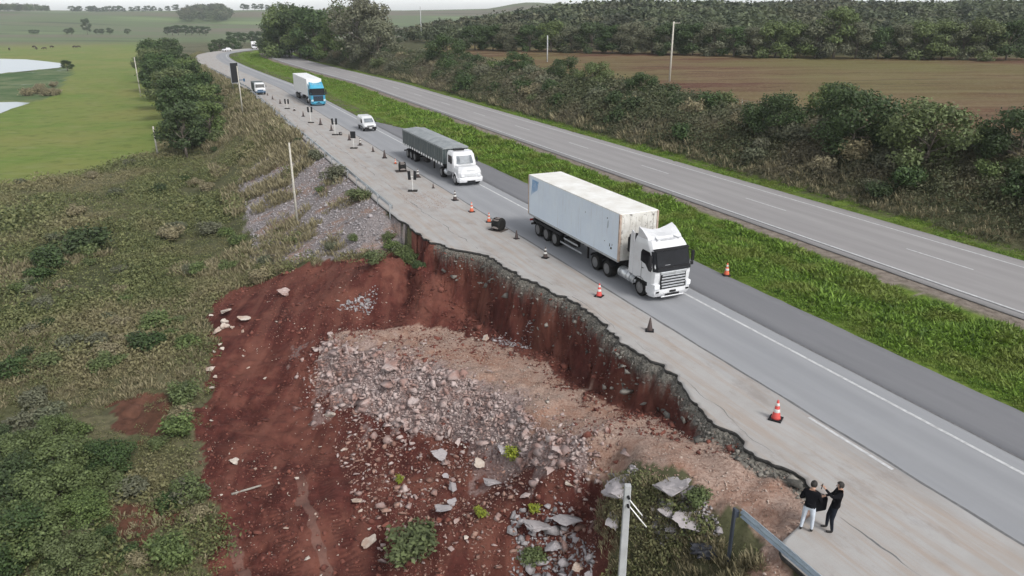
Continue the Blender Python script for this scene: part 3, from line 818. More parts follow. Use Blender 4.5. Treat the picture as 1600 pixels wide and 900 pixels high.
ribbon('road', 39.0, 48.7, -40, 520, 0.0, M['old_asphalt'], nn=10, thick=0.06, wav=0.05)
# markings, joints and a painted kerb shadow line
ribbon('lane_marking', 25.04, 25.19, -40, 420, 0.006, M['paint'], nn=2)
ribbon('lane_marking', 21.13, 21.27, 14.5, 18.4, 0.006, M['paint'], nn=2)
ribbon('lane_marking', 39.78, 39.94, -40, 420, 0.006, M['paint'], nn=2)
ribbon('lane_marking', 47.30, 47.43, -40, 420, 0.006, M['paint'], nn=2)
for k in range(-1, 14): ribbon('lane_marking', 44.0, 44.12, 27.7 + 16 * k, 32.5 + 16 * k, 0.006, M['paint'], nn=2)
ribbon('joint_and_kerb_shade', 21.38, 21.50, -40, 200, 0.004, M['seal_and_shade'], nn=2, wav=0.06)
ribbon('joint_and_kerb_shade', 25.92, 26.02, -40, 112, 0.005, M['seal_and_shade'], nn=2, wav=0.04)
ribbon('joint_and_kerb_shade', 39.60, 39.74, -40, 300, 0.004, M['seal_and_shade'], nn=2, wav=0.05)  # dark strip painted in for the shadow of the shoulder drop
def crack(name, nf, t0, t1, w, amp, seed):
    T = np.arange(t0, t1, 0.12)
    c = (nf(T) if callable(nf) else np.full(len(T), nf)) + amp * fbm(T, T * 0 + seed, 1.2, 4, seed)
    ww = w * np.clip(0.6 + 1.8 * vnoise(T, T * 0, 0.6, seed + 3), 0.08, 1.6)
    ribbon(name, lambda t: c - ww / 2, lambda t: c + ww / 2, t0, t1, 0.004, M['seal_and_shade'], nn=2, T=T)
crack('crack', 17.5, -5, 13.4, 0.07, 0.16, 2)
crack('crack', 17.3, 56, 150, 0.05, 0.25, 5)
crack('crack', lambda t: 17.6 + (t - 40) * -0.02, 44.5, 62, 0.045, 0.35, 6)
crack('crack', lambda t: np.interp(t, EDGE_T, EDGE_N) + 0.35, 17, 34, 0.035, 0.3, 8)
crack('crack', lambda t: np.interp(t, EDGE_T, EDGE_N) + 0.5, 36, 47, 0.03, 0.3, 9)
# ragged lumps of asphalt and base course along the broken edge

# ================================================================== foliage and rocks
ORD = ['first', 'second', 'third', 'fourth', 'fifth', 'sixth', 'seventh', 'eighth', 'ninth', 'tenth', 'eleventh', 'twelfth', 'thirteenth', 'fourteenth', 'fifteenth', 'sixteenth', 'seventeenth', 'eighteenth', 'nineteenth', 'twentieth', 'twenty first', 'twenty second', 'twenty third', 'twenty fourth', 'twenty fifth', 'twenty sixth', 'twenty seventh']
def leaves(nl, blobs, size, seed, up=0.35, shell=0.55, narrow=1.0):
    """leaf quads spread through ellipsoid blobs; returns verts (4*nl,3)"""
    r = np.random.default_rng(seed)
    blobs = np.array(blobs, float)             # x y z rx ry rz
    vol = (blobs[:, 3] * blobs[:, 4] * blobs[:, 5]) ** 0.75; pr = vol / vol.sum()
    b = blobs[r.choice(len(blobs), nl, p=pr)]
    d = r.normal(size=(nl, 3)); d /= np.linalg.norm(d, axis=1)[:, None]
    rad = shell + (1 - shell) * r.random(nl) ** 0.6
    rad *= 1 + 0.18 * r.normal(size=nl)
    c = b[:, :3] + d * rad[:, None] * b[:, 3:]
    nrm = d + r.normal(size=(nl, 3)) * 0.7; nrm[:, 2] += up; nrm /= np.linalg.norm(nrm, axis=1)[:, None]
    a = np.cross(nrm, r.normal(size=(nl, 3))); a /= np.linalg.norm(a, axis=1)[:, None]
    bb = np.cross(nrm, a)
    s = size * (0.6 + 0.8 * r.random(nl))[:, None]
    a = a * s; bb = bb * s * 0.62 * narrow
    return np.stack([c - a, c + bb * 0.9 - a * 0.1, c + a, c - bb * 0.9 - a * 0.1], 1).reshape(-1, 3)
def blades(nb, rad, h, w, seed, lean=0.5):
    r = np.random.default_rng(seed)
    ang = r.random(nb) * 6.283; rr = rad * np.sqrt(r.random(nb))
    p = np.stack([rr * np.cos(ang), rr * np.sin(ang), np.zeros(nb)], 1)
    hh = h * (0.6 + 0.6 * r.random(nb)) * (1 - 0.45 * rr / rad)
    ax = r.random(nb) * 6.283; sd = np.stack([np.cos(ax), np.sin(ax), np.zeros(nb)], 1) * w
    tip = p + np.stack([np.cos(ang) * lean * hh, np.sin(ang) * lean * hh, hh], 1) + r.normal(size=(nb, 3)) * 0.12 * h
    mid = (p + tip) / 2 + np.array([0, 0, 0.12]) * hh[:, None]
    return np.stack([p - sd * 0.7, mid + sd * -1.0, tip, mid + sd], 1).reshape(-1, 3)
def quads(nv): return np.arange(nv, dtype=np.int32).reshape(-1, 4)
def scatter(templates, X, Y, Z, S, seed=0, zs=None):
    r = np.random.default_rng(seed); out = []; tn = []
    ch = r.integers(0, len(templates), len(X)); an = r.random(len(X)) * 6.283
    zs = np.ones(len(X)) if zs is None else zs
    for k, T in enumerate(templates):
        m = ch == k
        c, s = np.cos(an[m])[:, None], np.sin(an[m])[:, None]
        x = T[None, :, 0] * c - T[None, :, 1] * s; y = T[None, :, 0] * s + T[None, :, 1] * c
        V = np.stack([x * S[m, None] + X[m, None], y * S[m, None] + Y[m, None], T[None, :, 2] * (S[m] * zs[m])[:, None] + Z[m, None]], -1)
        out.append(V.reshape(-1, 3)); tn.append(np.repeat(r.random(int(m.sum())), len(T)))
    global TINT; TINT = np.concatenate(tn)
    return np.vstack(out)
def stuff_quads(name, V, mat, label):
    a_ = None
    if mat is M['forest_leaf']:
        k_ = TINT; a_ = dict(tint=np.stack([.45 + 1.15 * k_, .5 + 1.05 * k_, .55 + .9 * k_, np.ones(len(k_))], 1))
    o = link_mesh(name, np_mesh(name, V, quads(len(V)), attrs=a_), mat)
    return tag(o, label, name.replace('_', ' '), kind='stuff')
def rand_nt(n, n0, n1, t0, t1, r, tpow=1.0):
    return n0 + (n1 - n0) * r.random(n), t0 + (t1 - t0) * r.random(n) ** tpow

red_all = [Z_RED, Z_BENCH, Z_RUB]
def in_any(x, y, polys):
    m = np.zeros(len(x), bool)
    for p in polys: m |= inpoly(x, y, p)
    return m

# --- low scrub on the left embankment and valley floor
r = np.random.default_rng(11)
low_t = [leaves(46, [(0, 0, .26, .66, .66, .36), (.35, .1, .2, .42, .42, .3), (-.3, .25, .2, .38, .42, .3)], .078, 100 + i, up=.6) for i in range(6)]
n1, t1 = rand_nt(15000, -30, 14.3, 5, 62, r)
n2, t2 = rand_nt(9000, -6, 14.3, 60, 330, r, 1.5)
n3, t3 = rand_nt(3200, -34, -4, 60, 135, r); n4, t4 = rand_nt(3200, 5, 14.4, 9, 21, r)
nn = np.concatenate([n1, n2, n3, n4]); tt = np.concatenate([t1, t2, t3, t4]); X, Y = W(nn, tt)
jit = 1.2 * fbm(X, Y, 2.0, 3, 5)
ok = ~in_any(X + jit, Y + jit, red_all) & ~in_any(X, Y, [Z_FIELD]) & (nn < edge_n(tt) - 0.5)
rk = in_any(X, Y, [Z_ROCKS]); ok &= ~rk | ((fbm(X, Y, 3.5, 3, 77) > 0.36) & (r.random(len(X)) < .5))
bare = in_any(X + jit, Y + jit, [Z_RED2, Z_RED3]); ok &= ~bare | (r.random(len(X)) < .12)
ok &= (fbm(X, Y, 6, 3, 78) > -0.45)
X, Y = X[ok], Y[ok]; Z = ground(X, Y)
S = (0.55 + 0.6 * r.random(len(X))) * (1 + np.clip(fbm(X, Y, 9, 2, 79), -.5, .9)) * np.clip(np.hypot(X, Y) / 55, 0.8, 1.6)
stuff_quads('scrub', scatter(low_t, X, Y, Z - 0.05, S, 1), M['scrub_leaf'], 'low olive and tan scrub covering the embankment and valley floor beside the excavation')
print('scrub', len(X))
# --- dry grass tufts
gr_t = [blades(16, .32, .5, .035, 200 + i) for i in range(5)]
n1, t1 = rand_nt(14000, -28, 14.4, 5, 75, r)
n2, t2 = rand_nt(5000, 4, 14.4, 75, 260, r, 1.4); n3, t3 = rand_nt(4500, 6, 14.3, 9, 21, r); n4, t4 = rand_nt(4200, 51, 63, 12, 200, r, 1.3)
nn = np.concatenate([n1, n2, n3, n4]); tt = np.concatenate([t1, t2, t3, t4]); X, Y = W(nn, tt)
jit = 1.5 * fbm(X, Y, 2.0, 3, 6)
ok = ~in_any(X + jit, Y - jit, red_all) & ~in_any(X, Y, [Z_FIELD]) & ((nn < edge_n(tt) - 0.3) | (nn > 50))
ok &= (fbm(X, Y, 7, 3, 80) > -0.1) | ((tt < 21) & (nn > 5)) | (nn > 50) | (in_any(X, Y, [Z_ROCKS]) & (r.random(len(X)) < .25))
ok &= ~in_any(X, Y, [Z_ROCKS]) | (fbm(X, Y, 3.5, 3, 77) > .02)
X, Y = X[ok], Y[ok]; Z = ground(X, Y); S = (0.7 + 0.8 * r.random(len(X))) * np.clip(np.hypot(X, Y) / 60, 0.55, 1.8)
stuff_quads('dry_grass', scatter(gr_t, X, Y, Z - 0.03, S, 2), M['leaf_dry'], 'tan dry grass tufts growing over the roadside slopes')
# --- lush grass of the median and right verge
md_t = [np.vstack([blades(16, .36, .36, .034, 300 + i, .7), leaves(5, [(0, 0, .12, .4, .4, .16)], .09, 320 + i, up=1.2)]) for i in range(6)]
n1, t1 = rand_nt(22000, 29.6, 38.0, 12, 75, r); n2, t2 = rand_nt(9000, 29.8, 38.0, 75, 230, r, 1.2)
n3, t3 = rand_nt(3500, 26.2, 29.6, 100, 300, r, 1.2); n4, t4 = rand_nt(5500, 48.8, 51.0, 20, 220, r, 1.3)
n5, t5 = rand_nt(1500, 26.5, 36.5, 225, 330, r)
nn = np.concatenate([n1, n2, n3, n4, n5]); tt = np.concatenate([t1, t2, t3, t4, t5]); X, Y = W(nn, tt)
ok = (nn > shoulder_r(tt) + 0.1) & ~((nn > 37.0 + 1.2 * fbm(X, Y, 1.5, 2, 88)) & (nn < 45))
nn, tt, X, Y = nn[ok], tt[ok], X[ok], Y[ok]; Z = ground(X, Y)
S = (0.6 + 0.7 * r.random(len(X))) * np.clip(np.hypot(X, Y) / 60, 0.85, 1.7) * (0.45 + 0.75 * sstep(29.6, 31.5, nn) * sstep(38.6, 36.5, nn)) * (1 + 0.9 * np.clip(fbm(X, Y, 2.2, 2, 89), -.4, .6))
S *= 0.55 + 0.45 * sstep(150, 60, tt)
stuff_quads('grass', scatter(md_t, X, Y, Z - 0.02, S, 3), M['verge_grass'], 'bright green tall grass filling the median and verge between the carriageways')
# --- bank scrub on the right
bk_t = [leaves(64, [(0, 0, .5, .8, .8, .65), (.5, .2, .35, .55, .5, .5), (-.4, .3, .3, .5, .5, .45)], .105, 400 + i, up=.5) for i in range(6)]
nn, tt = rand_nt(15000, 50.6, 64, 8, 330, r, 1.35); X, Y = W(nn, tt)
ok = (nn > 50.8 + 0.6 * vnoise(X, Y, 4, 3)) & ((nn < 61.5) | (fbm(X, Y, 6, 3, 91) > 0.0))
X, Y, nn = X[ok], Y[ok], nn[ok]; Z = ground(X, Y); S = (0.6 + 0.65 * r.random(len(X))) * np.clip(np.hypot(X, Y) / 80, 0.85, 1.5) * (0.6 + 0.5 * sstep(51, 55, nn))
M['bank_leaf'] = m_foliage('bank_leaf', (0.036, 0.052, 0.023), (0.140, 0.152, 0.078), (0.08, 0.09, 0.05), scale=0.22, dry=(0.21, 0.175, 0.125))
stuff_quads('undergrowth', scatter(bk_t, X, Y, Z - 0.1, S, 4), M['bank_leaf'], 'grey green undergrowth covering the cut bank above the far carriageway')

# --- shrub and tree templates
def shrub_mesh(name, seed, mat, nl=1300, size=.072, tall=1.0):
    q = np.random.default_rng(seed)
    bl = [(0, 0, .62 * tall, .55, .55, .5 * tall)]
    for i in range(7):
        a = q.random() * 6.28; rr = .3 + .35 * q.random()
        bl.append((rr * math.cos(a), rr * math.sin(a), (.3 + .65 * q.random()) * tall, .2 + .22 * q.random(), .2 + .22 * q.random(), (.18 + .2 * q.random()) * tall))
    V = leaves(nl, bl, size, seed + 1, up=.45)
    me = np_mesh(name, V, quads(len(V))); me.materials.append(mat); return me
def stems_mesh(seed, h=.9):
    mb = MB(); q = random.Random(seed)
    for i in range(5):
        a = q.random() * 6.28; mb.cyl((0, 0, -.15), (.35 * math.cos(a) * q.random(), .35 * math.sin(a), h * (.6 + .3 * q.random())), .035, .012, seg=5)
    me = bpy.data.meshes.new('stem'); mb.bm.to_mesh(me); mb.bm.free(); me.materials.append(M['bark']); return me
SHR = {}
for kind, mt in (('dark', 'leaf_dark'), ('mid', 'leaf_mid'), ('grey', 'leaf_grey'), ('dry', 'leaf_dry')):
    SHR[kind] = [shrub_mesh('foliage', 500 + 10 * i + hash(kind) % 1 + len(kind), M[mt]) for i in range(3)]
STEM = [stems_mesh(3), stems_mesh(4)]
shrub_n = 0
def shrub(x, y, s, kind, label, group, zs=1.0):
    global shrub_n
    shrub_n += 1
    n_, t_ = nt_of(x, y); e_n = float(edge_n(t_)[0])
    if e_n - .7 < n_[0] < 26: x, y = [float(v) for v in W(e_n - .9, t_[0])]
    z = gz(x, y)
    e = empty('shrub', (x, y, z - .05 * s), random.random() * 6.28, label, 'shrub', group)
    e.scale = (s, s * random.uniform(.85, 1.15), s * zs)
    f = link_mesh('foliage', random.choice(SHR[kind]), None, e)
    g = link_mesh('stem', random.choice(STEM), None, e)
    return e
def tree_meshes(seed, mat, H=9.0, rad=3.2, nl=4200, size=.20, bare=False, base=0.28, pale=False):
    q = np.random.default_rng(seed); qq = random.Random(seed)
    mb = MB(); bl = []
    lean = qq.uniform(-.4, .4)
    top = Vector((lean, qq.uniform(-.3, .3), H * .62))
    mb.cyl((0, 0, -.4), top * .5, H * .024, H * .017, seg=8); mb.cyl(top * .5, top, H * .017, H * .008, seg=7)
    nb = 11
    for i in range(nb):
        u = base + (.95 - base) * (i + .5) / nb; a = i * 2.4 + qq.random()
        rr = rad * (.35 + .65 * math.sin(math.pi * min(1, (u - base) / (1 - base) * .8 + .18))) * qq.uniform(.55, .95)
        p = Vector((rr * math.cos(a), rr * math.sin(a), H * u + qq.uniform(-.3, .3)))
        st = top * min(1, max(.35, u * .85))
        mb.cyl(st, st.lerp(p, .55) + Vector((0, 0, -.1 * rr)), H * .010, H * .006, seg=5)
        mb.cyl(st.lerp(p, .55) + Vector((0, 0, -.1 * rr)), p, H * .006, H * .002, seg=5)
        if bare:
            for k in range(5):
                d = Vector((qq.uniform(-1, 1), qq.uniform(-1, 1), qq.uniform(.1, 1))) * rad * .5
                mb.cyl(p.lerp(st, .3 * qq.random()), p + d, H * .0035, H * .001, seg=4)
        br = rad * qq.uniform(.30, .48)
        bl.append((p.x, p.y, p.z, br, br, br * .72))
    bl.append((top.x, top.y, H * .86, rad * .42, rad * .42, H * .13))
    V = leaves(int(nl * (.22 if bare else 1)), bl, size, seed + 5, up=.4)
    cm = np_mesh('crown', V, quads(len(V))); cm.materials.append(mat)
    tm = bpy.data.meshes.new('trunk'); mb.bm.to_mesh(tm); mb.bm.free(); tm.materials.append(M['bark_pale' if pale else 'bark'])
    return cm, tm
TR = {k: [tree_meshes(s, M[m]) for s in ss] for k, m, ss in (('dark', 'leaf_dark', (1, 2, 3)), ('mid', 'leaf_mid', (4, 5)), ('grey', 'leaf_grey', (6,)), ('far', 'leaf_dark', (7, 8)))}
TR['bare'] = [tree_meshes(9, M['leaf_grey'], bare=True, pale=True)]
TR['bush'] = [tree_meshes(s_, M[m_], H=4.4, rad=2.7, nl=6500, size=.115, base=.12) for s_, m_ in ((21, 'leaf_dark'), (22, 'leaf_dark'), (23, 'leaf_mid'))]
TR['low'] = [tree_meshes(s_, M[m_], H=9.3, rad=4.4, nl=5200, size=.24, base=.10) for s_, m_ in ((31, 'leaf_dark'), (32, 'leaf_mid'), (33, 'leaf_grey'), (34, 'leaf_dark'))]
TR['round'] = [tree_meshes(10, M['leaf_yellow'] if False else M['leaf_mid'], rad=3.8, base=.35)]
def tree(x, y, H, kind, label, group=None, wide=1.0):
    z = gz(x, y)
    e = empty('tree', (x, y, z - .1), random.random() * 6.28, label, 'tree', group)
    s = H / 9.3; e.scale = (s * wide, s * wide, s)
    cm, tm = random.choice(TR[kind])
    link_mesh('crown', cm, None, e); link_mesh('trunk', tm, None, e)
    return e

# trees lining the foot of the left embankment
lt = [(124, 1.0, 8.5, 'dark'), (132, 5.0, 7.0, 'mid'), (139, 1.5, 9.5, 'dark'), (149, 5.5, 8.0, 'mid'), (156, 1.0, 10, 'dark'), (166, 6.0, 8.5, 'dark'), (172, 1.0, 11, 'mid'), (184, 5.0, 10, 'dark'),
      (192, 0.0, 11.5, 'dark'), (204, 6.0, 9.5, 'mid'), (213, 1.0, 12.0, 'dark'), (226, 5.0, 11, 'dark'), (238, 0.5, 12.5, 'mid'), (252, 5.0, 11, 'dark'), (268, 1.0, 13, 'dark'), (285, 4.5, 12, 'dark'), (303, 0.5, 13, 'mid'), (322, 3.5, 12, 'dark')]
for i, (t, n, H, k) in enumerate(lt):
    x, y = W(n, t)
    tree(float(x), float(y), H, k, ('dark green tree, ' if k == 'dark' else 'lighter green tree, ') + ORD[i] + ' from the near end of the row below the left embankment', 'trees lining the foot of the left embankment', wide=1.15)
# grove on the right behind the far bend
for px, py, H, k, lb in [(424, 86, 9, 'low', 'small green tree at the left tip of the grove by the road bend'), (436, 88, 13, 'low', 'dark tree second from the left in the grove by the road bend'), (452, 90, 17, 'low', 'tall leafy tree rising over the left half of the grove by the bend'),
                        (470, 90, 17.5, 'low', 'tallest broad grey green tree in the middle of the roadside grove'), (480, 93, 12, 'round', 'pale yellow green rounded tree in front of the grove'), (494, 91, 16, 'low', 'tall dark tree at the right side of the roadside grove'),
                        (508, 93, 8, 'low', 'low green tree between the grove and the bare tree'), (545, 92, 15, 'low', 'grey thin tree left of the tall bare tree'), (560, 92, 21, 'bare', 'very tall half bare tree with pale branches against the sky'),
                        (577, 92, 16, 'low', 'dark round tree right of the tall bare tree'), (592, 96, 11, 'low', 'shorter tree at the right end behind the bare tree')]:
    x, y = pix(px, py); tree(x, y, H, k, lb, None, wide=1.05)
# hedgerow and copses far beyond the bend
FARCOP = [(332, 76, 6, 1), (343, 75, 8, 1), (352, 74, 7, 1), (363, 74, 8, 1), (372, 73, 6, 1), (382, 62, 8, 1), (395, 62, 9, 1), (408, 62, 9, 1), (418, 62, 8, 1), (372, 61, 8, 1), (360, 60, 8, 1)]
for px, py, H, w in FARCOP:
    x, y = at_z(px, py, -3); tree(x, y, H, 'far', 'dark tree in the thicket beyond the far road bend', 'trees beyond the far road bend', wide=1.3)
for px, py, H in [(50, 54, 5), (58, 54, 5), (105, 54, 6), (112, 54, 7), (137, 54, 16), (152, 54, 6), (160, 54, 6), (172, 54, 7), (200, 54, 6), (262, 55, 8), (270, 55, 9), (279, 55, 10), (290, 55, 10), (300, 55, 9), (312, 55, 9), (322, 56, 9)]:
    x, y = at_z(px, py, -6)
    if H == 16: tree(x, y, H, 'far', 'pointed dark tree standing alone at the far edge of the pasture', None, wide=.8)
    else: tree(x, y, H, 'far', 'small dark tree along the far edge of the pasture', 'trees along the far edge of the pasture', wide=1.5)
x, y = at_z(106, 111, -6); tree(x, y, 4.2, 'dark', 'round dark tree on the tip of land beside the pond', None, wide=1.6)
for px, py, s in [(40, 150, 2.6), (58, 147, 2.4), (75, 150, 2.6), (88, 149, 2.2), (66, 140, 2.2), (84, 136, 2.0)]:
    x, y = at_z(px, py, -6); shrub(x, y, s, 'dry', 'brownish bush on the marshy shore between the two ponds', 'bushes on the pond shore', .8)
# wooded rise on the right
r = np.random.default_rng(21)
fo_t = []
for i in range(6):
    q = np.random.default_rng(600 + i)
    bl = [(0, 0, 5.5, 2.8, 2.8, 2.6)] + [(2.1 * math.cos(a), 2.1 * math.sin(a), 4 + 2.6 * q.random(), 1.4, 1.4, 1.2) for a in q.random(5) * 6.28]
    fo_t.append(leaves(130, bl, .62, 610 + i, up=.9, shell=.8))
X = -90 + 560 * r.random(9000); Y = 140 + 330 * r.random(9000)
n_, t_ = nt_of(X, Y)
lim = np.interp(X, [-90, -25, 0, 40, 90, 150, 230, 400], [285, 264, 234, 208, 185, 168, 153, 122])
vis = (np.abs(X) < 0.78 * Y + 12)
ok = (Y > lim - 1.5) & vis & (n_ > 66) & ((X > -40) | (Y > 330))
ok &= fbm(X, Y, 26, 3, 99) > -.62
X, Y = X[ok], Y[ok]; Z = ground(X, Y, False)
S = (0.75 + 0.5 * r.random(len(X))) * (1 + .35 * fbm(X, Y, 30, 2, 98)) * (0.85 + .35 * sstep(200, 330, Y))
S *= 0.62 + 0.38 * sstep(-60, 60, X + 0 * Y)
print('forest', len(X))
S *= np.where(Y < np.interp(X, [-90, -25, 0, 40, 90, 150, 230, 400], [285, 264, 234, 208, 185, 168, 153, 122]) + 4, .55, 1)
stuff_quads('forest', scatter(fo_t, X, Y, Z - 1.6 * S, S, 5), M['forest_leaf'], 'dense dark wood covering the rise beyond the brown field')
# trees one can tell apart along its front
for i_, (px, H, k) in enumerate([(742, 7, 'mid'), (770, 7, 'grey'), (800, 8, 'dark'), (828, 7, 'mid'), (862, 8, 'dark'), (893, 7, 'grey'), (925, 8, 'mid'), (958, 7, 'dark'), (985, 8, 'mid'), (1020, 7, 'grey'), (1052, 8, 'dark'), (1085, 7.5, 'mid'), (1118, 8, 'dark'),
                 (1150, 7, 'mid'), (1180, 7, 'dark'), (1215, 8, 'grey'), (1250, 8, 'mid'), (1278, 9, 'mid'), (1307, 12, 'mid'), (1342, 8, 'dark'), (1378, 7, 'mid'), (1415, 7.5, 'grey'), (1450, 8, 'dark'), (1478, 8, 'mid'), (1510, 7.5, 'dark'), (1545, 8.5, 'dark'), (1580, 8, 'mid')]):
    py = np.interp(px, [730, 1000, 1200, 1600], [76, 83, 88.5, 95.5]); x, y = at_z(px, py, 5.2)
    tree(x, y + 2, H, 'mid' if H == 12 else 'low', 'broad bright tree standing out tallest at the field edge of the wood' if H == 12 else ORD[i_] + ' tree from the left along the front edge of the wood', None if H == 12 else 'trees on the front edge of the wood', wide=1.2)
# distant woods and single ridge trees
def far_wood(name, P, n, s, label, seed):
    q = np.random.default_rng(seed); P = np.array(P); mn, mx = P.min(0), P.max(0)
    X = mn[0] + (mx[0] - mn[0]) * q.random(n * 3); Y = mn[1] + (mx[1] - mn[1]) * q.random(n * 3)
    k = inpoly(X, Y, P.tolist()); X, Y = X[k][:n], Y[k][:n]
    V = scatter(fo_t, X, Y, ground(X, Y, False) - .5, s * (0.7 + .6 * q.random(len(X))), seed)
    stuff_quads(name, V, M['forest_leaf'], label)
def hillpt(px, py):
    return pix(px, py)
far_wood('distant_wood', [hillpt(282, 36), hillpt(355, 36), hillpt(362, 28), hillpt(350, 17), hillpt(300, 19), hillpt(284, 28)], 260, 1.5, 'dark round wood on the far hillside above the road bend', 31)
far_wood('distant_wood', [(ray(a_, 15)[0] * k_, ray(a_, 15)[1] * k_) for a_, k_ in ((-20, 1180), (25, 1200), (80, 1450), (60, 1560), (-20, 1560))], 260, 1.5, 'dark wood on the far hill at the left edge of the view', 32)
for px in [112, 118, 124, 138, 143, 147, 152, 157, 163, 170, 180, 187, 193, 205, 215, 224, 231, 240, 250, 262, 275, 300, 318, 330, 342, 380, 386, 398, 408, 418, 428, 438]:
    k = 1550; d = ray(px, 13); x, y = d[0] * k, d[1] * k
    e = tree(x, y, 9 + 6 * random.random(), 'far', 'tiny dark tree on the skyline of the far hills', 'trees on the far skyline', wide=1.5)
# cut bank shrubs on the right
r2 = random.Random(5)
bank = []
for px, py, s, k, lb in [(1335, 232, 4.6, 'dark', 'tall dark bush standing above the middle of the cut bank'), (1212, 215, 3.6, 'dark', 'dark bush on the bank left of the tallest bush'), (1440, 262, 4.6, 'mid', 'broad olive bush right of the tallest bank bush'), (1585, 262, 3.6, 'dark', 'dark bush at the right edge of the picture on the bank'),
                        (1300, 190, 3.4, 'dry', 'bare brownish bush on the bank crest before the brown field'), (1003, 150, 2.6, 'dark', 'small dark bush at the foot of the tall utility pole'), (928, 138, 3.4, 'mid', 'green bush on the bank crest left of the tall pole'),
                        (880, 128, 3.2, 'dark', 'dark green bush beside the short field pole'), (809, 118, 3.4, 'dark', 'rounded dark bush on the bank crest left of the short pole'), (698, 100, 5.2, 'dark', 'upright dark bush on the bank near the thin pole')]:
    x, y = pix(px, py); e = empty('bush', (x, y, gz(x, y) - .2), r2.random() * 6, lb, 'bush'); k_ = s * 1.25 / 4.4; e.scale = (k_ * 1.1, k_ * 1.1, k_)
    cm, tm = TR['bush'][{'dark': r2.randrange(2), 'mid': 2, 'dry': 2}[k]]; link_mesh('crown', cm, None, e); link_mesh('stem', tm, None, e)
for i in range(230):
    t = 14 + 300 * r2.random() ** 1.15; n = 52.5 + 10.5 * r2.random() ** .8
    x, y = W(n, t); x, y = float(x), float(y)
    k = r2.choice(['dark', 'mid', 'grey', 'grey', 'dry', 'mid']); s = r2.uniform(1.0, 2.2) * (1 + .55 * min(1, t / 220)); k = r2.choice(['dark', 'dark', 'dark', 'mid', 'grey', 'grey', 'dry'])
    lb = {'dark': 'dark green shrub on the cut bank above the far carriageway', 'mid': 'mid green shrub on the cut bank above the far carriageway', 'grey': 'grey green shrub on the cut bank above the far carriageway', 'dry': 'brownish dry shrub on the cut bank above the far carriageway'}[k]
    seg = 'at the near end' if t < 45 else 'level with the container lorry' if t < 62 else 'level with the tarpaulined lorry' if t < 90 else 'level with the small van' if t < 125 else 'level with the blue lorry' if t < 165 else 'towards the far bend'
    row = 'low' if n < 56 else 'halfway up' if n < 60 else 'on the crest of'
    lb = {'dark': 'dark green', 'mid': 'mid green', 'grey': 'grey green', 'dry': 'brownish'}[k] + ' shrub ' + (row + ' the right bank ' if row != 'low' else 'low on the right bank ') + seg
    shrub(x, y, s, k, lb, 'shrubs on the right cut bank', .9)
# shrubs of the left slope and valley
for n_, t_, s_ in ((14.5, 49.6, .9), (14.2, 51.2, 1.0), (13.6, 53.0, .8)):
    x, y = W(n_, t_); shrub(float(x), float(y), s_, 'mid', 'green bush at the left corner of the collapse beside the guardrail end', 'bushes at the guardrail end', .9)
for px, py, s, k, lb in [(130, 395, 3.0, 'dark', 'large dark green bush in the middle of the left scrub'), (75, 420, 2.3, 'dark', 'dark bush left of the large one in the scrub'), (300, 232, 4.2, 'dark', 'big dark bush at the near end of the tree row'), (325, 215, 3.2, 'dark', 'dark bush just behind the near end of the tree row'),
                        (345, 180, 3.0, 'grey', 'grey bush on the slope under the road sign'), (350, 155, 2.8, 'dry', 'brownish bush beside the road sign'), (340, 225, 2.6, 'mid', 'green bush on the slope right of the tree row'),
                        (645, 865, 1.6, 'mid', 'round green bush growing on the red slope at the bottom'), (828, 880, .8, 'mid', 'bright green bush at the bottom between grey slabs'), (290, 545, 1.2, 'mid', 'bush beside the white boulders at the pit edge'),
                        (245, 510, 1.7, 'mid', 'yellowish green bush left of the pit'), (225, 545, 1.4, 'dark', 'dark bush under the yellowish one left of the pit'), (290, 625, 1.3, 'mid', 'leafy bush on the pit edge right of a bare patch'),
                        (300, 780, 1.3, 'mid', 'light bush right of the lower bare patch'), (270, 880, 1.4, 'mid', 'bush at the bottom between bare earth and pit'), (660, 385, .8, 'mid', 'green bush hanging at the corner of the broken road'), (668, 400, .7, 'dark', 'dark bush clinging below the corner of the broken road'),
                        (625, 345, .7, 'mid', 'bush at the broken end of the guardrail'), (590, 410, 1.1, 'mid', 'bush overhanging the red back wall of the pit'), (550, 375, .7, 'mid', 'green bush on the stony slope above the pit'), (520, 390, .8, 'grey', 'grey bush on the stony slope above the pit'),
                        (500, 300, .7, 'mid', 'bush in the middle of the stony slope'), (560, 300, .6, 'mid', 'small bush below the guardrail on the stony slope'), (490, 218, .7, 'dark', 'dark bush beside the far guardrail'), (310, 430, 1.3, 'mid', 'bright bush at the upper left rim of the pit'),
                        (415, 415, 1.0, 'grey', 'grey bush at the rim above the left end of the pit'), (205, 770, 1.1, 'grey', 'small bush above the lower bare patch'), (1090, 785, .7, 'mid', 'bright green bush beside the pale boulder near the guardrail')]:
    x, y = pix(px, py)
    shrub(x, y, s, k, lb, None, .8)
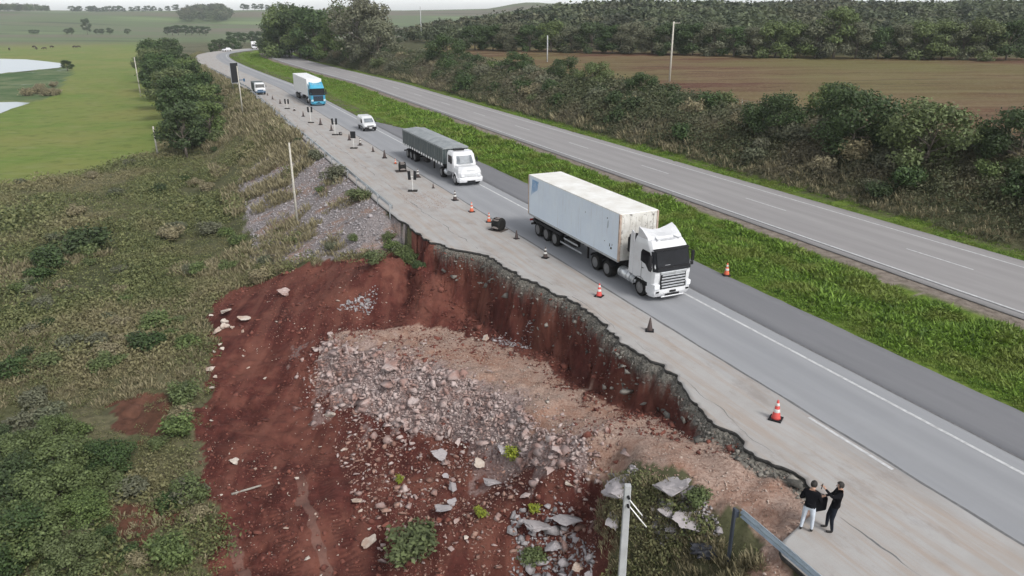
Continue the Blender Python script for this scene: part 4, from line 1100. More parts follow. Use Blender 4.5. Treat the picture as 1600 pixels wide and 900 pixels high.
for i_, (px, py, s) in enumerate([(40, 735, 2.0), (100, 745, 2.2), (150, 770, 1.5), (20, 790, 2.2), (75, 800, 2.3), (130, 820, 1.7), (60, 860, 2.2), (15, 880, 2.2), (110, 890, 1.7), (160, 850, .9), (170, 730, 1.6), (90, 695, 1.5), (0, 720, 1.8)]):
    x, y = pix(px, py); e = empty('bush', (x, y, gz(x, y) - .2), r2.random() * 6, ['leafy bush at the top of the lower left thicket', 'bush topping the lower left thicket right of its highest bush', 'bush at the upper right of the lower left thicket', 'bush at the left edge halfway down the lower left thicket', 'large bush in the very middle of the lower left thicket', 'bush at the right flank of the lower left thicket', 'bush low in the lower left thicket above the bottom edge', 'bush in the extreme lower left corner of the view', 'bush at the bottom right of the lower left thicket', 'small bush at the right edge of the lower left thicket by a bare patch', 'small bush at the top right tip of the lower left thicket', 'small bush standing just above the lower left thicket', 'bush cut by the left picture edge at the top of the thicket'][i_], 'bush', 'bushes of the lower left thicket'); k_ = s * 1.15 / 4.4; e.scale = (k_ * 1.15, k_ * 1.15, k_ * .95)
    cm, tm = TR['bush'][r2.randrange(3)]; link_mesh('crown', cm, None, e); link_mesh('stem', tm, None, e)
cnt = 0
while cnt < 85:
    px, py = r2.uniform(-10, 640), r2.uniform(235, 890)
    x, y = pix(px, py)
    a_, b_ = np.array([x]), np.array([y])
    if in_any(a_, b_, [Z_RED, Z_BENCH, Z_RUB, Z_RED2, Z_RED3, Z_FIELD])[0]: continue
    if in_any(a_, b_, [Z_ROCKS])[0] and r2.random() < .75: continue
    cnt += 1
    k = r2.choice(['mid', 'grey', 'grey', 'dark', 'dry'])
    shrub(x, y, r2.uniform(.6, 1.35) * (1 + .4 * (py < 400)), k, 'small ' + {'dark': 'dark', 'mid': 'green', 'grey': 'grey green', 'dry': 'brownish'}[k] + ' shrub in the left scrub ' + ('near the pasture edge' if py < 340 and px < 260 else 'under the tree row' if py < 340 else 'left of the upper pit rim' if py < 520 and px > 200 else 'around the large dark bush' if py < 520 else 'beside the pit edge' if px > 200 else 'above the lower left thicket'), 'small shrubs on the left valley slope', .75)
# flowering yellow weeds on the rubble
for px, py, s, lb in [(802, 722, .62, 'bright yellow flowering bush on the rubble slope'), (835, 800, .4, 'small yellow weed below the bright yellow bush'), (625, 752, .35, 'tiny yellow weed on the red slope'), (752, 810, .45, 'dull yellow weed between the stones')]:
    x, y = pix(px, py); e = shrub(x, y, s, 'mid', lb, None, .9)
    me = shrub_mesh('shrub', 900 + px, M['leaf_yellow'], 420, .11); children(e)[0].data = me

# --- rocks
def rock_np(seed, k=13, flat=.75):
    q = np.random.default_rng(seed); b = bmesh.new()
    for p in q.normal(size=(k, 3)):
        p = p / np.linalg.norm(p) * q.uniform(.75, 1.05); b.verts.new((p[0], p[1] * .85, p[2] * flat))
    rr = bmesh.ops.convex_hull(b, input=b.verts[:])
    bmesh.ops.delete(b, geom=[g for g in rr['geom_interior'] if isinstance(g, bmesh.types.BMVert)], context='VERTS')
    bmesh.ops.triangulate(b, faces=b.faces[:]); b.verts.index_update()
    V = np.array([v.co[:] for v in b.verts]); F = np.array([[v.index for v in f.verts] for f in b.faces]); b.free()
    return V, F
RK = [rock_np(40 + i, 8 + i % 4, .42 + .08 * (i % 5)) for i in range(10)]
def rock_stuff(name, X, Y, S, mat, label, seed, sink=.25, offroad=True):
    n_, t_ = nt_of(X, Y); k_ = (n_ < edge_n(t_) - .02 - S) | (n_ > 30); X, Y, S = X[k_], Y[k_], S[k_]
    q = np.random.default_rng(seed); Z = ground(X, Y); VV, FF = [], []; off = 0
    ch = q.integers(0, len(RK), len(X))
    for k, (V, F) in enumerate(RK):
        idx = np.where(ch == k)[0]
        if not len(idx): continue
        Rm = np.linalg.qr(q.normal(size=(len(idx), 3, 3)))[0]
        tilt = q.random(len(idx)) < .6
        an = q.random(len(idx)) * 6.28
        Rz = np.zeros((len(idx), 3, 3)); Rz[:, 0, 0] = np.cos(an); Rz[:, 0, 1] = -np.sin(an); Rz[:, 1, 0] = np.sin(an); Rz[:, 1, 1] = np.cos(an); Rz[:, 2, 2] = 1
        Rm[tilt] = Rz[tilt]
        sc = S[idx, None] * (0.5 + .85 * q.random((len(idx), 3)))
        P = np.einsum('nij,vj->nvi', Rm, V) * sc[:, None, :]
        P += np.stack([X[idx], Y[idx], Z[idx] + S[idx] * (.5 - sink)], 1)[:, None, :]
        VV.append(P.reshape(-1, 3))
        FF.append((F[None] + (np.arange(len(idx)) * len(V))[:, None, None] + off).reshape(-1, 3)); off += len(idx) * len(V)
    o = link_mesh(name, np_mesh(name, np.vstack(VV), np.vstack(FF)), mat)
    return tag(o, label, name.replace('_', ' '), kind='stuff')
def in_poly_pts(P, n, seed):
    q = np.random.default_rng(seed); P = np.array(P); mn, mx = P.min(0), P.max(0); X, Y = [], []
    while sum(map(len, X)) < n if X else True:
        x = mn[0] + (mx[0] - mn[0]) * q.random(n); y = mn[1] + (mx[1] - mn[1]) * q.random(n)
        k = inpoly(x, y, P.tolist()); X.append(x[k]); Y.append(y[k])
    return np.concatenate(X)[:n], np.concatenate(Y)[:n]
q = np.random.default_rng(3)
X, Y = in_poly_pts(Z_RUB, 12000, 1)
far_ = q.random(len(X)) < .25; X = X + far_ * q.normal(0, .9, len(X)); Y = Y + far_ * q.normal(-.3, 1.0, len(X))
k = fbm(X, Y, 3, 3, 15) > -1.5; X, Y = X[k], Y[k]
S = np.exp(q.normal(-2.85, .70, len(X))).clip(.025, .52)
rock_stuff('rubble', X, Y, S, M['rock'], 'heaped grey pink broken stone spilling off the excavated ramp', 1)
FL = gpoly([(500, 530), (545, 600), (620, 660), (700, 665), (850, 700), (935, 720), (950, 780), (930, 900), (600, 900), (560, 800), (520, 700), (480, 610)])
X, Y = in_poly_pts(FL, 5200, 2); S = np.exp(q.normal(-3.15, .70, len(X))).clip(.02, .36)
k = fbm(X, Y, 2.2, 3, 16) > -.1 - .3 * q.random(len(X)); X, Y, S = X[k], Y[k], S[k]
big = (S > .09) & (q.random(len(X)) < .42)
rock_stuff('rubble', X[big], Y[big], S[big] * 1.1, M['rock'], 'grey pink stone blocks tumbled down the flank below the rubble heap', 22)
X, Y, S = X[~big], Y[~big], S[~big]
rock_stuff('scree', X, Y, S, M['rock_red'], 'reddish stones strewn down the flank below the rubble', 2)
M['clod'] = m_rock('clod', (0.085, .026, .020), (0.19, .066, .047))
X, Y = in_poly_pts(Z_RED, 20000, 13); S = np.exp(q.normal(-3.05, .65, len(X))).clip(.02, .34)
k = (fbm(X, Y, 4, 3, 18) + .25 * q.random(len(X)) > .02); X, Y, S = X[k], Y[k], S[k]
rock_stuff('soil_clods', X, Y, S, M['clod'], 'crumbled red earth clods over the excavated floor and back wall', 13, sink=.45)
X, Y = in_poly_pts(Z_RED, 3600, 3); S = np.exp(q.normal(-3.35, .6, len(X))).clip(.015, .2)
k = (fbm(X, Y, 3, 3, 17) > .05); X, Y, S = X[k], Y[k], S[k]
rock_stuff('pebbles', X, Y, S, M['rock_pale'], 'pale stones scattered over the red excavated floor', 3)
X, Y = in_poly_pts(Z_BENCH, 11000, 4); S = np.exp(q.normal(-3.65, .5, len(X))).clip(.012, .13)
rock_stuff('gravel', X, Y, S, M['gravel'], 'coarse pinkish gravel on the ramp at the broken road', 4)
X, Y = in_poly_pts(Z_ROCKS, 12000, 5); S = np.exp(q.normal(-2.6, .45, len(X))).clip(.04, .30)
k = fbm(X, Y, 3.5, 3, 77) < .22; X, Y, S = X[k], Y[k], S[k]
rock_stuff('riprap', X, Y, S, M['rock_grey'], 'grey purple loose stone covering the embankment below the guardrail', 5)
tt = 14.5 + 31.5 * q.random(2600); dd = np.abs(q.normal(0, .30, 2600)) + .02
X, Y = W(edge_n(tt) - dd, tt); S = np.exp(q.normal(-3.05, .55, len(X))).clip(.02, .22)
rock_stuff('asphalt_rubble', X, Y, S, M['debris'], 'dark crumbled asphalt and base course along the broken road edge', 6)
tt = 15 + 31 * q.random(90); X, Y = W(edge_n(tt) - .15 - .6 * q.random(90) ** 2, tt)
rock_stuff('asphalt_rubble', X, Y, .14 + .22 * q.random(90), M['debris'], 'larger dark broken asphalt lumps hanging on the broken road edge', 66)
tt = 21 + 25 * q.random(1500); dd = .7 + 2.0 * q.random(1500)
X, Y = W(edge_n(tt) - dd, tt); S = np.exp(q.normal(-2.9, .55, len(X))).clip(.02, .2)
rock_stuff('clods', X, Y, S, M['clod'], 'red earth clods on and below the cut face', 7)
X, Y = in_poly_pts(gpoly([(950, 740), (1010, 740), (1110, 775), (1130, 830), (1040, 850), (960, 810)]), 1500, 8)
k = fbm(X, Y, 1.5, 3, 19) > .05; X, Y = X[k], Y[k]
rock_stuff('rubble', X, Y, np.exp(q.normal(-2.9, .6, len(X))).clip(.03, .3), M['rock_grey'], 'grey broken stone around the top of the foreground pole', 8)
X, Y = in_poly_pts(gpoly([(800, 800), (890, 790), (930, 850), (930, 905), (800, 905)]), 500, 81)
rock_stuff('rubble', X, Y, np.exp(q.normal(-2.5, .6, len(X))).clip(.04, .4), M['rock_grey'], 'grey stone slabs and blocks left of the gully at the bottom', 81)
X, Y = in_poly_pts(gpoly([(560, 462), (590, 445), (592, 470), (575, 492), (520, 488)]), 160, 9)
rock_stuff('rubble', X, Y, np.exp(q.normal(-2.3, .4, len(X))).clip(.05, .3), M['rock_grey'], 'small heap of grey stone against the back wall of the pit', 9)
X, Y = in_poly_pts(gpoly([(765, 530), (800, 508), (835, 505), (830, 540), (800, 545)]), 260, 10)
rock_stuff('rubble', X, Y, np.exp(q.normal(-2.8, .4, len(X))).clip(.04, .2), M['rock_grey'], 'patch of grey stone in the middle of the pit near the cliff', 10)

ROCKS = [(353,491,19,'pale','tall pale boulder at the upper left edge of the pit'),(382,501,17,'pale','pinkish boulder apart to the right of the pale pile'),(351,503,14,'pale',0),(338,518,18,'pale','largest rounded boulder of the pale pile at the pit edge'),(352,511,16,'pale',0),(363,511,9,'pale',0),(335,550,8,'pale',0),
(348,546,9,'pale',0),(329,577,13,'pale','pale boulder below the pile at the left pit edge'),(336,587,10,'pale',0),(332,606,12,'pale',0),(330,492,8,'pale',0),(344,535,9,'pale',0),(322,530,8,'pale',0),(431,504,7,'pale',0),(379,517,8,'pale',0),(444,461,20,'rock','flat pink boulder at the foot of the upper pit rim'),(489,539,6,'pale',0),(501,556,8,'pale',0),
(525,590,10,'rock',0),(414,591,8,'pale',0),(388,574,6,'pale',0),(515,519,12,'rock',0),(759,529,13,'pale','small whitish lump alone on the ramp near the grey stones'),(608,568,30,'rock','long flat slab near the top of the rubble heap'),(592,590,14,'rock',0),(618,600,16,'rock',0),
(367,727,16,'pale','single white boulder on the left side of the red floor'),(513,653,17,'pale','rounded boulder at the lower left foot of the rubble'),(525,641,12,'rock',0),(500,697,7,'pale',0),(538,706,12,'pale',0),(557,783,15,'pale','pale upright boulder in the middle of the tracked floor'),(563,795,9,'pale',0),
(577,848,24,'pale','wide pale boulder above the round bush'),(447,828,11,'pale',0),(480,873,15,'pale',0),(577,823,9,'pale',0),(592,817,7,'pale',0),(693,800,28,'grey','large pointed grey boulder in the lower middle slope'),(707,787,16,'grey',0),(688,713,28,'grey','leaning grey slab on the upper red flank'),
(717,692,17,'rock',0),(707,762,18,'grey',0),(750,728,16,'pale','pale boulder left of the yellow bush'),(773,752,24,'grey','grey boulder below the yellow bush'),(633,662,15,'rock',0),(620,657,13,'rock',0),(647,632,22,'rock','largest pink block at the lower edge of the rubble heap'),(660,653,15,'rock',0),(590,642,15,'rock',0),
(603,652,10,'rock',0),(557,743,13,'rock',0),(633,770,8,'pale',0),(623,772,8,'pale',0),(650,777,12,'rock',0),(673,758,7,'pale',0),(728,842,12,'pale',0),(705,860,12,'rock',0),(697,742,13,'grey',0),(713,817,12,'rock',0),(757,655,12,'rock',0),(780,653,15,'rock',0),(723,672,9,'rock',0),
(790,712,26,'grey','long grey slab lying against the yellow bush'),(875,705,22,'rock','pink block at the right end of the rubble'),(862,717,18,'rock',0),(861,740,17,'rock','rounded block under the right end of the rubble'),(892,761,14,'pale','small pale block alone on the red slope right of the rubble'),(822,687,18,'rock',0),(821,777,20,'rock',0),
(904,887,18,'pale','white pointed boulder at the bottom edge left of the pole'),(843,825,40,'grey','grey slab left of the gully at the bottom'),(882,817,40,'grey','grey slab right beside the gully at the bottom'),(900,847,14,'grey',0),(922,895,18,'grey',0),(865,862,34,'grey',0),
(968,772,62,'grey','big broken concrete lump behind the top of the grey pole'),(960,815,32,'grey','small lump below the concrete lump by the pole'),(1050,778,60,'grey','big cracked pale block right of the pole'),(1078,822,52,'grey','flat cracked pale slab nearest the guardrail end'),(1050,825,22,'grey',0),(1040,806,30,'grey',0)]
ROCKM = []
for i, (V, F) in enumerate(RK):
    b = bmesh.new(); vs = [b.verts.new(v) for v in V]
    for f in F: b.faces.new([vs[j] for j in f])
    bmesh.ops.bevel(b, geom=b.edges[:], offset=.05, segments=1, affect='EDGES')
    bmesh.ops.recalc_face_normals(b, faces=b.faces[:])
    me = bpy.data.meshes.new('boulder'); b.to_mesh(me); b.free(); ROCKM.append(me)
BIGM = []
from mathutils import noise as mnoise
for i in range(5):
    b = bmesh.new(); vs = [b.verts.new(v) for v in RK[i * 2][0]]
    for f in RK[i * 2][1]: b.faces.new([vs[j] for j in f])
    bmesh.ops.recalc_face_normals(b, faces=b.faces[:])
    bmesh.ops.subdivide_edges(b, edges=b.edges[:], cuts=5, use_grid_fill=True)
    for v in b.verts:
        c = v.co * 1.0; d_ = mnoise.fractal(c * 2.2 + Vector((i * 7, 0, 0)), .9, 2.1, 4); w_ = mnoise.fractal(c * 6 + Vector((0, i * 5, 3)), .8, 2.0, 3)
        v.co = c * (1 + .20 * d_ + .07 * w_)
        cr_ = abs(mnoise.noise(c * 2.6 + Vector((3, 3, i)))); v.co *= 1 - .10 * max(0, 1 - cr_ * 9)
    bmesh.ops.triangulate(b, faces=b.faces[:])
    me = bpy.data.meshes.new('boulder'); b.to_mesh(me); b.free(); BIGM.append(me)
rq = random.Random(9)
RMESH = {}
for i, (px, py, s, k, lb) in enumerate(ROCKS):
    x, y, z = pixz(px, py); dep = y * _c - (z - CAM_H) * _s
    sz = s * dep / F_PX * (.78 if (lb or k == 'grey') else .6)
    mk = {'pale': 'rock_pale', 'rock': 'rock', 'grey': 'rock_grey'}[k]; vi = rq.randrange(len(ROCKM)); bigr = sz > .24; vi = vi % 5 if bigr else vi; key = (mk, vi, bigr)
    if key not in RMESH: me = (BIGM if bigr else ROCKM)[vi].copy(); me.materials.clear(); me.materials.append(M[mk]); RMESH[key] = me
    o = link_mesh('boulder', RMESH[key]); o.location = (x, y, z + sz * .28)
    fl = .55 if lb and 'slab' in str(lb) else .8
    o.scale = (sz * rq.uniform(.9, 1.15), sz * rq.uniform(.8, 1.1), sz * fl); o.rotation_euler = (rq.uniform(-.3, .3), rq.uniform(-.3, .3), rq.random() * 6.28)
    if lb: tag(o, lb, 'boulder')
    else: tag(o, {'pale': 'pale loose stone lying on the red earth of the excavation', 'rock': 'pinkish broken stone lying on the excavated slope', 'grey': 'grey broken slab piece on the slope below the broken road'}[k], 'boulder', {'pale': 'pale loose stones', 'rock': 'pinkish broken stones', 'grey': 'grey broken slab pieces'}[k])

# ================================================================== vehicles (local: +y forward, origin under the front bumper)
VROT = math.pi + A
def place(name, n, t, label, cat, group=None, rz=VROT, z=0.0):
    x, y = W(n, t); return empty(name, (float(x), float(y), z), rz, label, cat, group)
def wheel(parent, x, y, r=.51, w=.30, side=1, rim='rim', dual=False):
    s = side
    mb = MB(); ww = w * (1.9 if dual else 1)
    xo = x; xi = x - s * ww
    prof = [(r * .62, 0), (r * .90, 0), (r * .985, .03), (r, .07), (r, ww - .07), (r * .985, ww - .03), (r * .9, ww), (r * .62, ww)]
    mb.lathe([(a, -s * h) for a, h in prof], (xo, y, r), 'X', 26)
    ty = mb.build('tyre', M['rubber'])
    mb = MB()
    mb.lathe([(r * .64, .012), (r * .60, .012), (r * .56, -.05), (r * .30, -.09 if not dual else -.13), (r * .28, .0), (r * .20, .02), (r * .001, .025)], (0, 0, 0), 'X', 22)
    for k in range(8):
        a = k * math.pi / 4; mb.cyl((-.08, r * .42 * math.cos(a), r * .42 * math.sin(a)), (-.055, r * .42 * math.cos(a), r * .42 * math.sin(a)), .025, seg=6)
    for v in mb.bm.verts: v.co = Vector((v.co.x * s + xo, v.co.y + y, v.co.z + r))
    bmesh.ops.recalc_face_normals(mb.bm, faces=mb.bm.faces[:])
    rm = mb.build('rim', M[rim])
    wh = bpy.data.objects.new('wheel', None); COL.objects.link(wh); wh.parent = parent
    ty.parent = wh; rm.parent = wh
    return wh
def loft(mb, secs, mi=0, bev=.04):
    """secs: list of (z or y pos list) closed rings with same count -> skinned solid"""
    b = bmesh.new(); R_ = [[b.verts.new(p) for p in s] for s in secs]; k = len(R_[0])
    for a, c in zip(R_[:-1], R_[1:]):
        for i in range(k): b.faces.new((a[i], a[(i + 1) % k], c[(i + 1) % k], c[i]))
    b.faces.new(R_[0][::-1]); b.faces.new(R_[-1])
    bmesh.ops.recalc_face_normals(b, faces=b.faces[:])
    if bev: bmesh.ops.bevel(b, geom=b.edges[:], offset=bev, segments=2, profile=.6, affect='EDGES')
    for f in b.faces: f.smooth = False
    mb._merge(b, None, mi)
def ring(y0, y1, hw0, hw1, z, dz=0.0):
    """plan outline at height z: rear y0 (half width hw0) to front y1 (half width hw1) with cut corners"""
    c = .22
    return [(-hw0, y0, z), (hw0, y0, z), (hw0, y1 - c * 1.3, z), (hw1 - c * .4, y1 - c * .28, z + dz), (hw1 * .5, y1, z + dz), (-hw1 * .5, y1, z + dz), (-hw1 + c * .4, y1 - c * .28, z + dz), (-hw0, y1 - c * 1.3, z)]
def ladder(mb, L, w=.42, z=.78, y0=-1.0):
    for s in (-1, 1): mb.box((s * w, y0 - L / 2, z), (.09, L, .26), .01)
def mudguard(mb, x, y, r, w=.45, a0=20, a1=160, s=1):
    pts = []
    for k in range(9):
        a = R(a0 + (a1 - a0) * k / 8); pts.append((y + r * math.cos(a), .51 + r * math.sin(a)))
    for k in range(8, -1, -1):
        a = R(a0 + (a1 - a0) * k / 8); pts.append((y + (r - .03) * math.cos(a), .51 + (r - .03) * math.sin(a)))
    mb.prism(pts, x - w / 2, x + w / 2, 'X')

def cabover(t, paint, rim='rim', deflector=True, roofz=3.35, visor=True, grille='alu', dark_grille=False, text=None):
    hw = 1.24
    mb = MB()
    secs = [ring(-2.15, -.10, hw, hw, 1.02), ring(-2.17, -.02, hw, hw, 1.55), ring(-2.17, -.04, hw, hw, 2.02), ring(-2.17, -.34, hw - .02, hw - .03, 2.86), ring(-2.15, -.50, hw - .05, hw - .06, 3.08), ring(-2.1, -.80, hw - .12, hw - .15, roofz)]
    loft(mb, secs, bev=.045)
    # wheel arch fairings and steps
    mb.box((0, -.42, .86), (2.46, .62, .44), .05)
    cabo = mb.build('cab', M[paint], t)
    # lower bumper
    mb = MB()
    loft(mb, [ring(-.75, -.10, 1.22, 1.20, .30), ring(-.80, 0.02, 1.25, 1.24, .52), ring(-.80, 0.0, 1.25, 1.24, .80)], bev=.04)
    mb.box((0, .015, .33), (1.5, .06, .07), .02)
    mb.build('bumper', M[paint], t)
    mb = MB(); mb.box((0, -.04, .42), (.9, .13, .13), .01); mb.box((0, .035, .60), (.42, .02, .13), .005); mb.build('lower_intake', M['black_plastic'], t)
    # wheel arch interior / step panel
    mb = MB()
    for s in (-1, 1):
        mudguard(mb, s * 1.05, -1.38, .66, .40, -5, 185)
        mb.box((s * 1.19, -.74, .55), (.10, .30, .42), .02)
    mb.build('wheel_arch', M['black_plastic'], t)
    # grille
    mb = MB(); mb.box((0, -.03, 1.22), (1.66, .09, .92), .03); gr = mb.build('grille', M['black_plastic'], t)
    mb = MB()
    for k in range(5):
        w_ = 1.58 - .05 * abs(k - 2); mb.box((0, .028, .90 + k * .165), (w_, .045, .085 if not dark_grille else .03), .015)
    mb.box((0, .022, 1.70), (1.70, .05, .16), .03)
    b_ = mb.build('grille_bars', M[grille], gr)
    for s in (-1, 1):
        mb = MB(); mb.box((s * 1.03, -.045, .93), (.34, .16, .30), .05, rot=(0, 0, -s * .12)); mb.build('headlight', M['lamp'], t)
        mb = MB(); mb.box((s * .98, .012, .62), (.20, .03, .10), .02); mb.build('fog_lamp', M['black_plastic'], t)
    # windscreen, follows the raked front
    mb = MB()
    def fy(z): return np.interp(z, [2.02, 2.86], [-.04, -.34])
    z0, z1 = 1.79, 2.86
    def wsx(z): return 1.235 if z < 2.5 else 1.20
    P = []
    for z in (z0, z1):
        y = fy(max(z, 2.02)); P.append([(-wsx(z), y - .235, z), (-wsx(z) * .86, y - .04, z), (wsx(z) * .86, y - .04, z), (wsx(z), y - .235, z)]); P[-1] = [(a_, b_ + .075, c_) for a_, b_, c_ in P[-1]]
    for i in range(3): mb.quad([P[0][i], P[0][i + 1], P[1][i + 1], P[1][i]], thick=.03)
    mb.build('windscreen', M['glass'], t)
    mb = MB(); mb.quad([(-1.0, -.02 + .025, 1.96), (1.0, .005, 1.96), (1.0, -.01, 2.05), (-1.0, -.01, 2.05)], thick=.01)
    for k, (xa, xb) in enumerate(((-.8, -.1), (.1, .8))): mb.cyl((xa, .03, 1.98), (xb, -.03, 2.06), .012, seg=5)
    mb.build('wiper', M['black_plastic'], t)
    mb = MB(); mb.box((-.55, -.24, 2.60), (.36, .02, .10)); mb.box((.38, -.075, 2.10), (.34, .02, .07)); mb.build('sticker', M['logo_grey'], t) if text else mb.bm.free()
    # side windows
    for s in (-1, 1):
        mb = MB(); x = s * (hw + .004)
        mb.quad([(x, -1.42, 2.10), (x, -.95, 2.02), (x, -.62, 1.72), (x, -.36, 1.72), (x - s * .01, -.50, 2.60), (x - s * .012, -.60, 2.78), (x - s * .012, -1.30, 2.80), (x, -1.42, 2.6)], thick=.012)
        for v in mb.bm.verts: v.co.x = abs(v.co.x) * s
        mb.build('side_window', M['glass'], t)
        mb = MB(); mb.box((s * (hw + .002), -1.30, 1.72), (.02, .015, 1.9)); mb.box((s * (hw + .02), -1.16, 1.75), (.03, .16, .04), .01); d_ = mb.build('door_seam', M['black_plastic'], t)
        mb = MB(); mb.box((s * 1.40, -.26, 2.38), (.20, .10, .62), .04); mb.box((s * 1.38, -.27, 1.95), (.19, .10, .20), .04)
        mb.cyl((s * 1.2, -.4, 2.74), (s * 1.40, -.26, 2.66), .02); mb.cyl((s * 1.2, -.4, 1.98), (s * 1.38, -.27, 1.95), .02); mb.build('mirror', M['black_plastic'], t)
        mb = MB(); mb.box((s * 1.20, -.46, 1.32), (.06, .20, .55), .02, rot=(0, 0, 0)); mb.build('corner_vane', M[paint], t)
    if visor:
        mb = MB(); mb.box((0, -.36, 2.93), (2.30, .22, .06), .03, rot=(-.35, 0, 0)); mb.build('sun_visor', M['black_plastic' if paint != 'blue_paint' else 'blue_paint'], t)
    if deflector:
        mb = MB()
        def dz(x): return 3.92 + .10 * abs(x) ** 2
        xs = (-1.10, -.7, -.25, .25, .7, 1.10)
        secs = []
        for x in xs:
            top = 3.60 + .30 * (abs(x) / 1.10) ** 1.5
            secs.append([(x, -2.05, roofz - .10), (x, -.95, roofz - .10), (x, -1.10, roofz + .10), (x, -1.62, top - .12), (x, -1.98, top)])
        loft(mb, secs, bev=.02); df = mb.build('air_deflector', M[paint], t)
        mb = MB()
        for s in (-1, 1): mb.box((s * .62, -1.0, roofz + .055), (.07, .66, .05), .01, rot=(R(-7), 0, s * -.25))
        mb.box((0, -1.16, roofz + .03), (.62, .03, .03)); mb.box((0, -.72, roofz + .012), (.95, .03, .03))
        mb.build('roof_hatch_frame', M['logo_grey'], t)
        for s in (-1, 1):
            mb = MB(); mb.prism([(-2.17, 1.05), (-2.17, 3.5), (-2.42, 3.6), (-2.55, 3.3), (-2.60, 1.1)], s * 1.17, s * 1.235, 'X', bev=.015); mb.build('side_fairing', M[paint], t)
    if text:
        cu = bpy.data.curves.new('t', 'FONT'); cu.body = text; cu.size = .19; cu.extrude = .006; cu.align_x = 'CENTER'; cu.space_character = 1.35
        to = bpy.data.objects.new('t', cu); COL.objects.link(to); dg = bpy.context.evaluated_depsgraph_get()
        me = bpy.data.meshes.new_from_object(to.evaluated_get(dg)); bpy.data.objects.remove(to)
        lo = link_mesh('lettering', me, M['logo_grey'], t); me.materials.clear(); me.materials.append(M['logo_grey'])
        lo.location = (0, -.475, 3.0); lo.rotation_euler = (R(62), 0, math.pi)

def tank(t, x, y0, y1, r=.33, z=.72, mat='alu'):
    mb = MB(); mb.cyl((x, y0, z), (x, y1, z), r, seg=24, bev=.05)
    o = mb.build('fuel_tank', M[mat], t)
    mb = MB()
    for f in (.2, .8): mb.cyl((x, y0 + (y1 - y0) * f - .03, z), (x, y0 + (y1 - y0) * f + .03, z), r + .012, seg=24)
    mb.build('tank_strap', M['steel'], o)

# ---- near lorry with white container
T1 = place('articulated_lorry', 23.78, 31.1, 'white articulated lorry with a long weathered white container, nearest vehicle on the road', 'lorry')
cabover(T1, 'cab_white', text='SCANIA')
mb = MB(); ladder(mb, 5.4, z=.80, y0=-1.0); mb.box((0, -6.0, 1.06), (1.0, 1.3, .12), .03); mb.box((0, -2.9, 1.1), (1.7, .5, .5), .05)
for y in (-1.38, -4.92, -6.30): mb.cyl((-.9, y, .51), (.9, y, .51), .09)
mb.build('tractor_chassis', M['chassis'], T1)
for s in (-1, 1):
    wheel(T1, s * 1.22, -1.38, side=s, rim='rim')
    for y in (-4.92, -6.30): wheel(T1, s * 1.24, y, side=s, dual=True, w=.27)
tank(T1, .92, -2.55, -3.75); tank(T1, -.92, -2.55, -3.9)
mb = MB(); mb.cyl((.98, -2.02, .70), (.98, -2.50, .70), .30, seg=20, bev=.04); mb.cyl((1.0, -2.1, .72), (1.24, -2.1, .72), .2); mb.build('air_tank', M['steel'], T1)
for s in (-1, 1):
    for y in (-4.92, -6.30): mb = MB(); mudguard(mb, s * 1.0, y, .62, .56, 30, 150); mb.build('mudguard', M['black_plastic'], T1)
mb = MB()
rr_ = random.Random(2)
for k in range(7):
    x = -.15 + .28 * k * .5; pts = [(.55 - .12 * k, -2.45, 1.5 + .1 * k), (.6 - .12 * k, -2.9, 2.2 + .12 * rr_.random()), (.65 - .12 * k, -3.2, 2.6), (.7 - .12 * k, -3.52, 2.2)]; mb.tube(pts, .035)
mb.cyl((.75, -2.75, 1.1), (.75, -2.75, 3.25), .09); mb.box((.35, -2.75, 3.05), (1.5, .35, .35), .08); mb.box((1.0, -2.78, 2.6), (.3, .4, .9), .08)
mb.build('air_hoses', M['black_plastic'], T1)
# container
C0, C1 = -3.62, -15.75; CW = 1.27; ZB, ZT = 1.36, 4.18
mb = MB()
for s in (-1, 1):
    mb.box((s * CW, (C0 + C1) / 2, (ZB + ZT) / 2), (.05, C0 - C1 - .06, ZT - ZB - .05))
    for k in range(24): mb.box((s * (CW + .026), C0 - .35 - k * (C0 - C1 - .7) / 23, (ZB + ZT) / 2), (.008, .035, ZT - ZB - .3))
mb.box((0, C1 + .03, (ZB + ZT) / 2), (2 * CW, .05, ZT - ZB - .05))
ct = mb.build('container', M['container'], T1)
mb = MB(); mb.box((0, C0, (ZB + ZT) / 2), (2 * CW - .1, .05, ZT - ZB - .05))
for k in range(6): mb.box((-1.0 + .4 * k, C0 + .03, (ZB + ZT) / 2), (.05, .03, ZT - ZB - .4), .008)
mb.build('front_wall', M['container_front'], ct)
mb = MB(); mb.box((0, (C0 + C1) / 2, ZT), (2 * CW + .05, C0 - C1 + .04, .07), .02); mb.build('roof', M['container_top'], ct)
mb = MB()
for s in (-1, 1):
    mb.box((s * CW, C0 - .01, (ZB + ZT) / 2), (.13, .13, ZT - ZB), .015); mb.box((s * CW, C1, (ZB + ZT) / 2), (.12, .12, ZT - ZB), .015)
mb.build('corner_post', M['rust_post'], ct)
mb = MB()
for s in (-1, 1): mb.box((s * CW, (C0 + C1) / 2, ZB), (.09, C0 - C1, .13), .01)
mb.build('bottom_rail', M['steel'], ct)
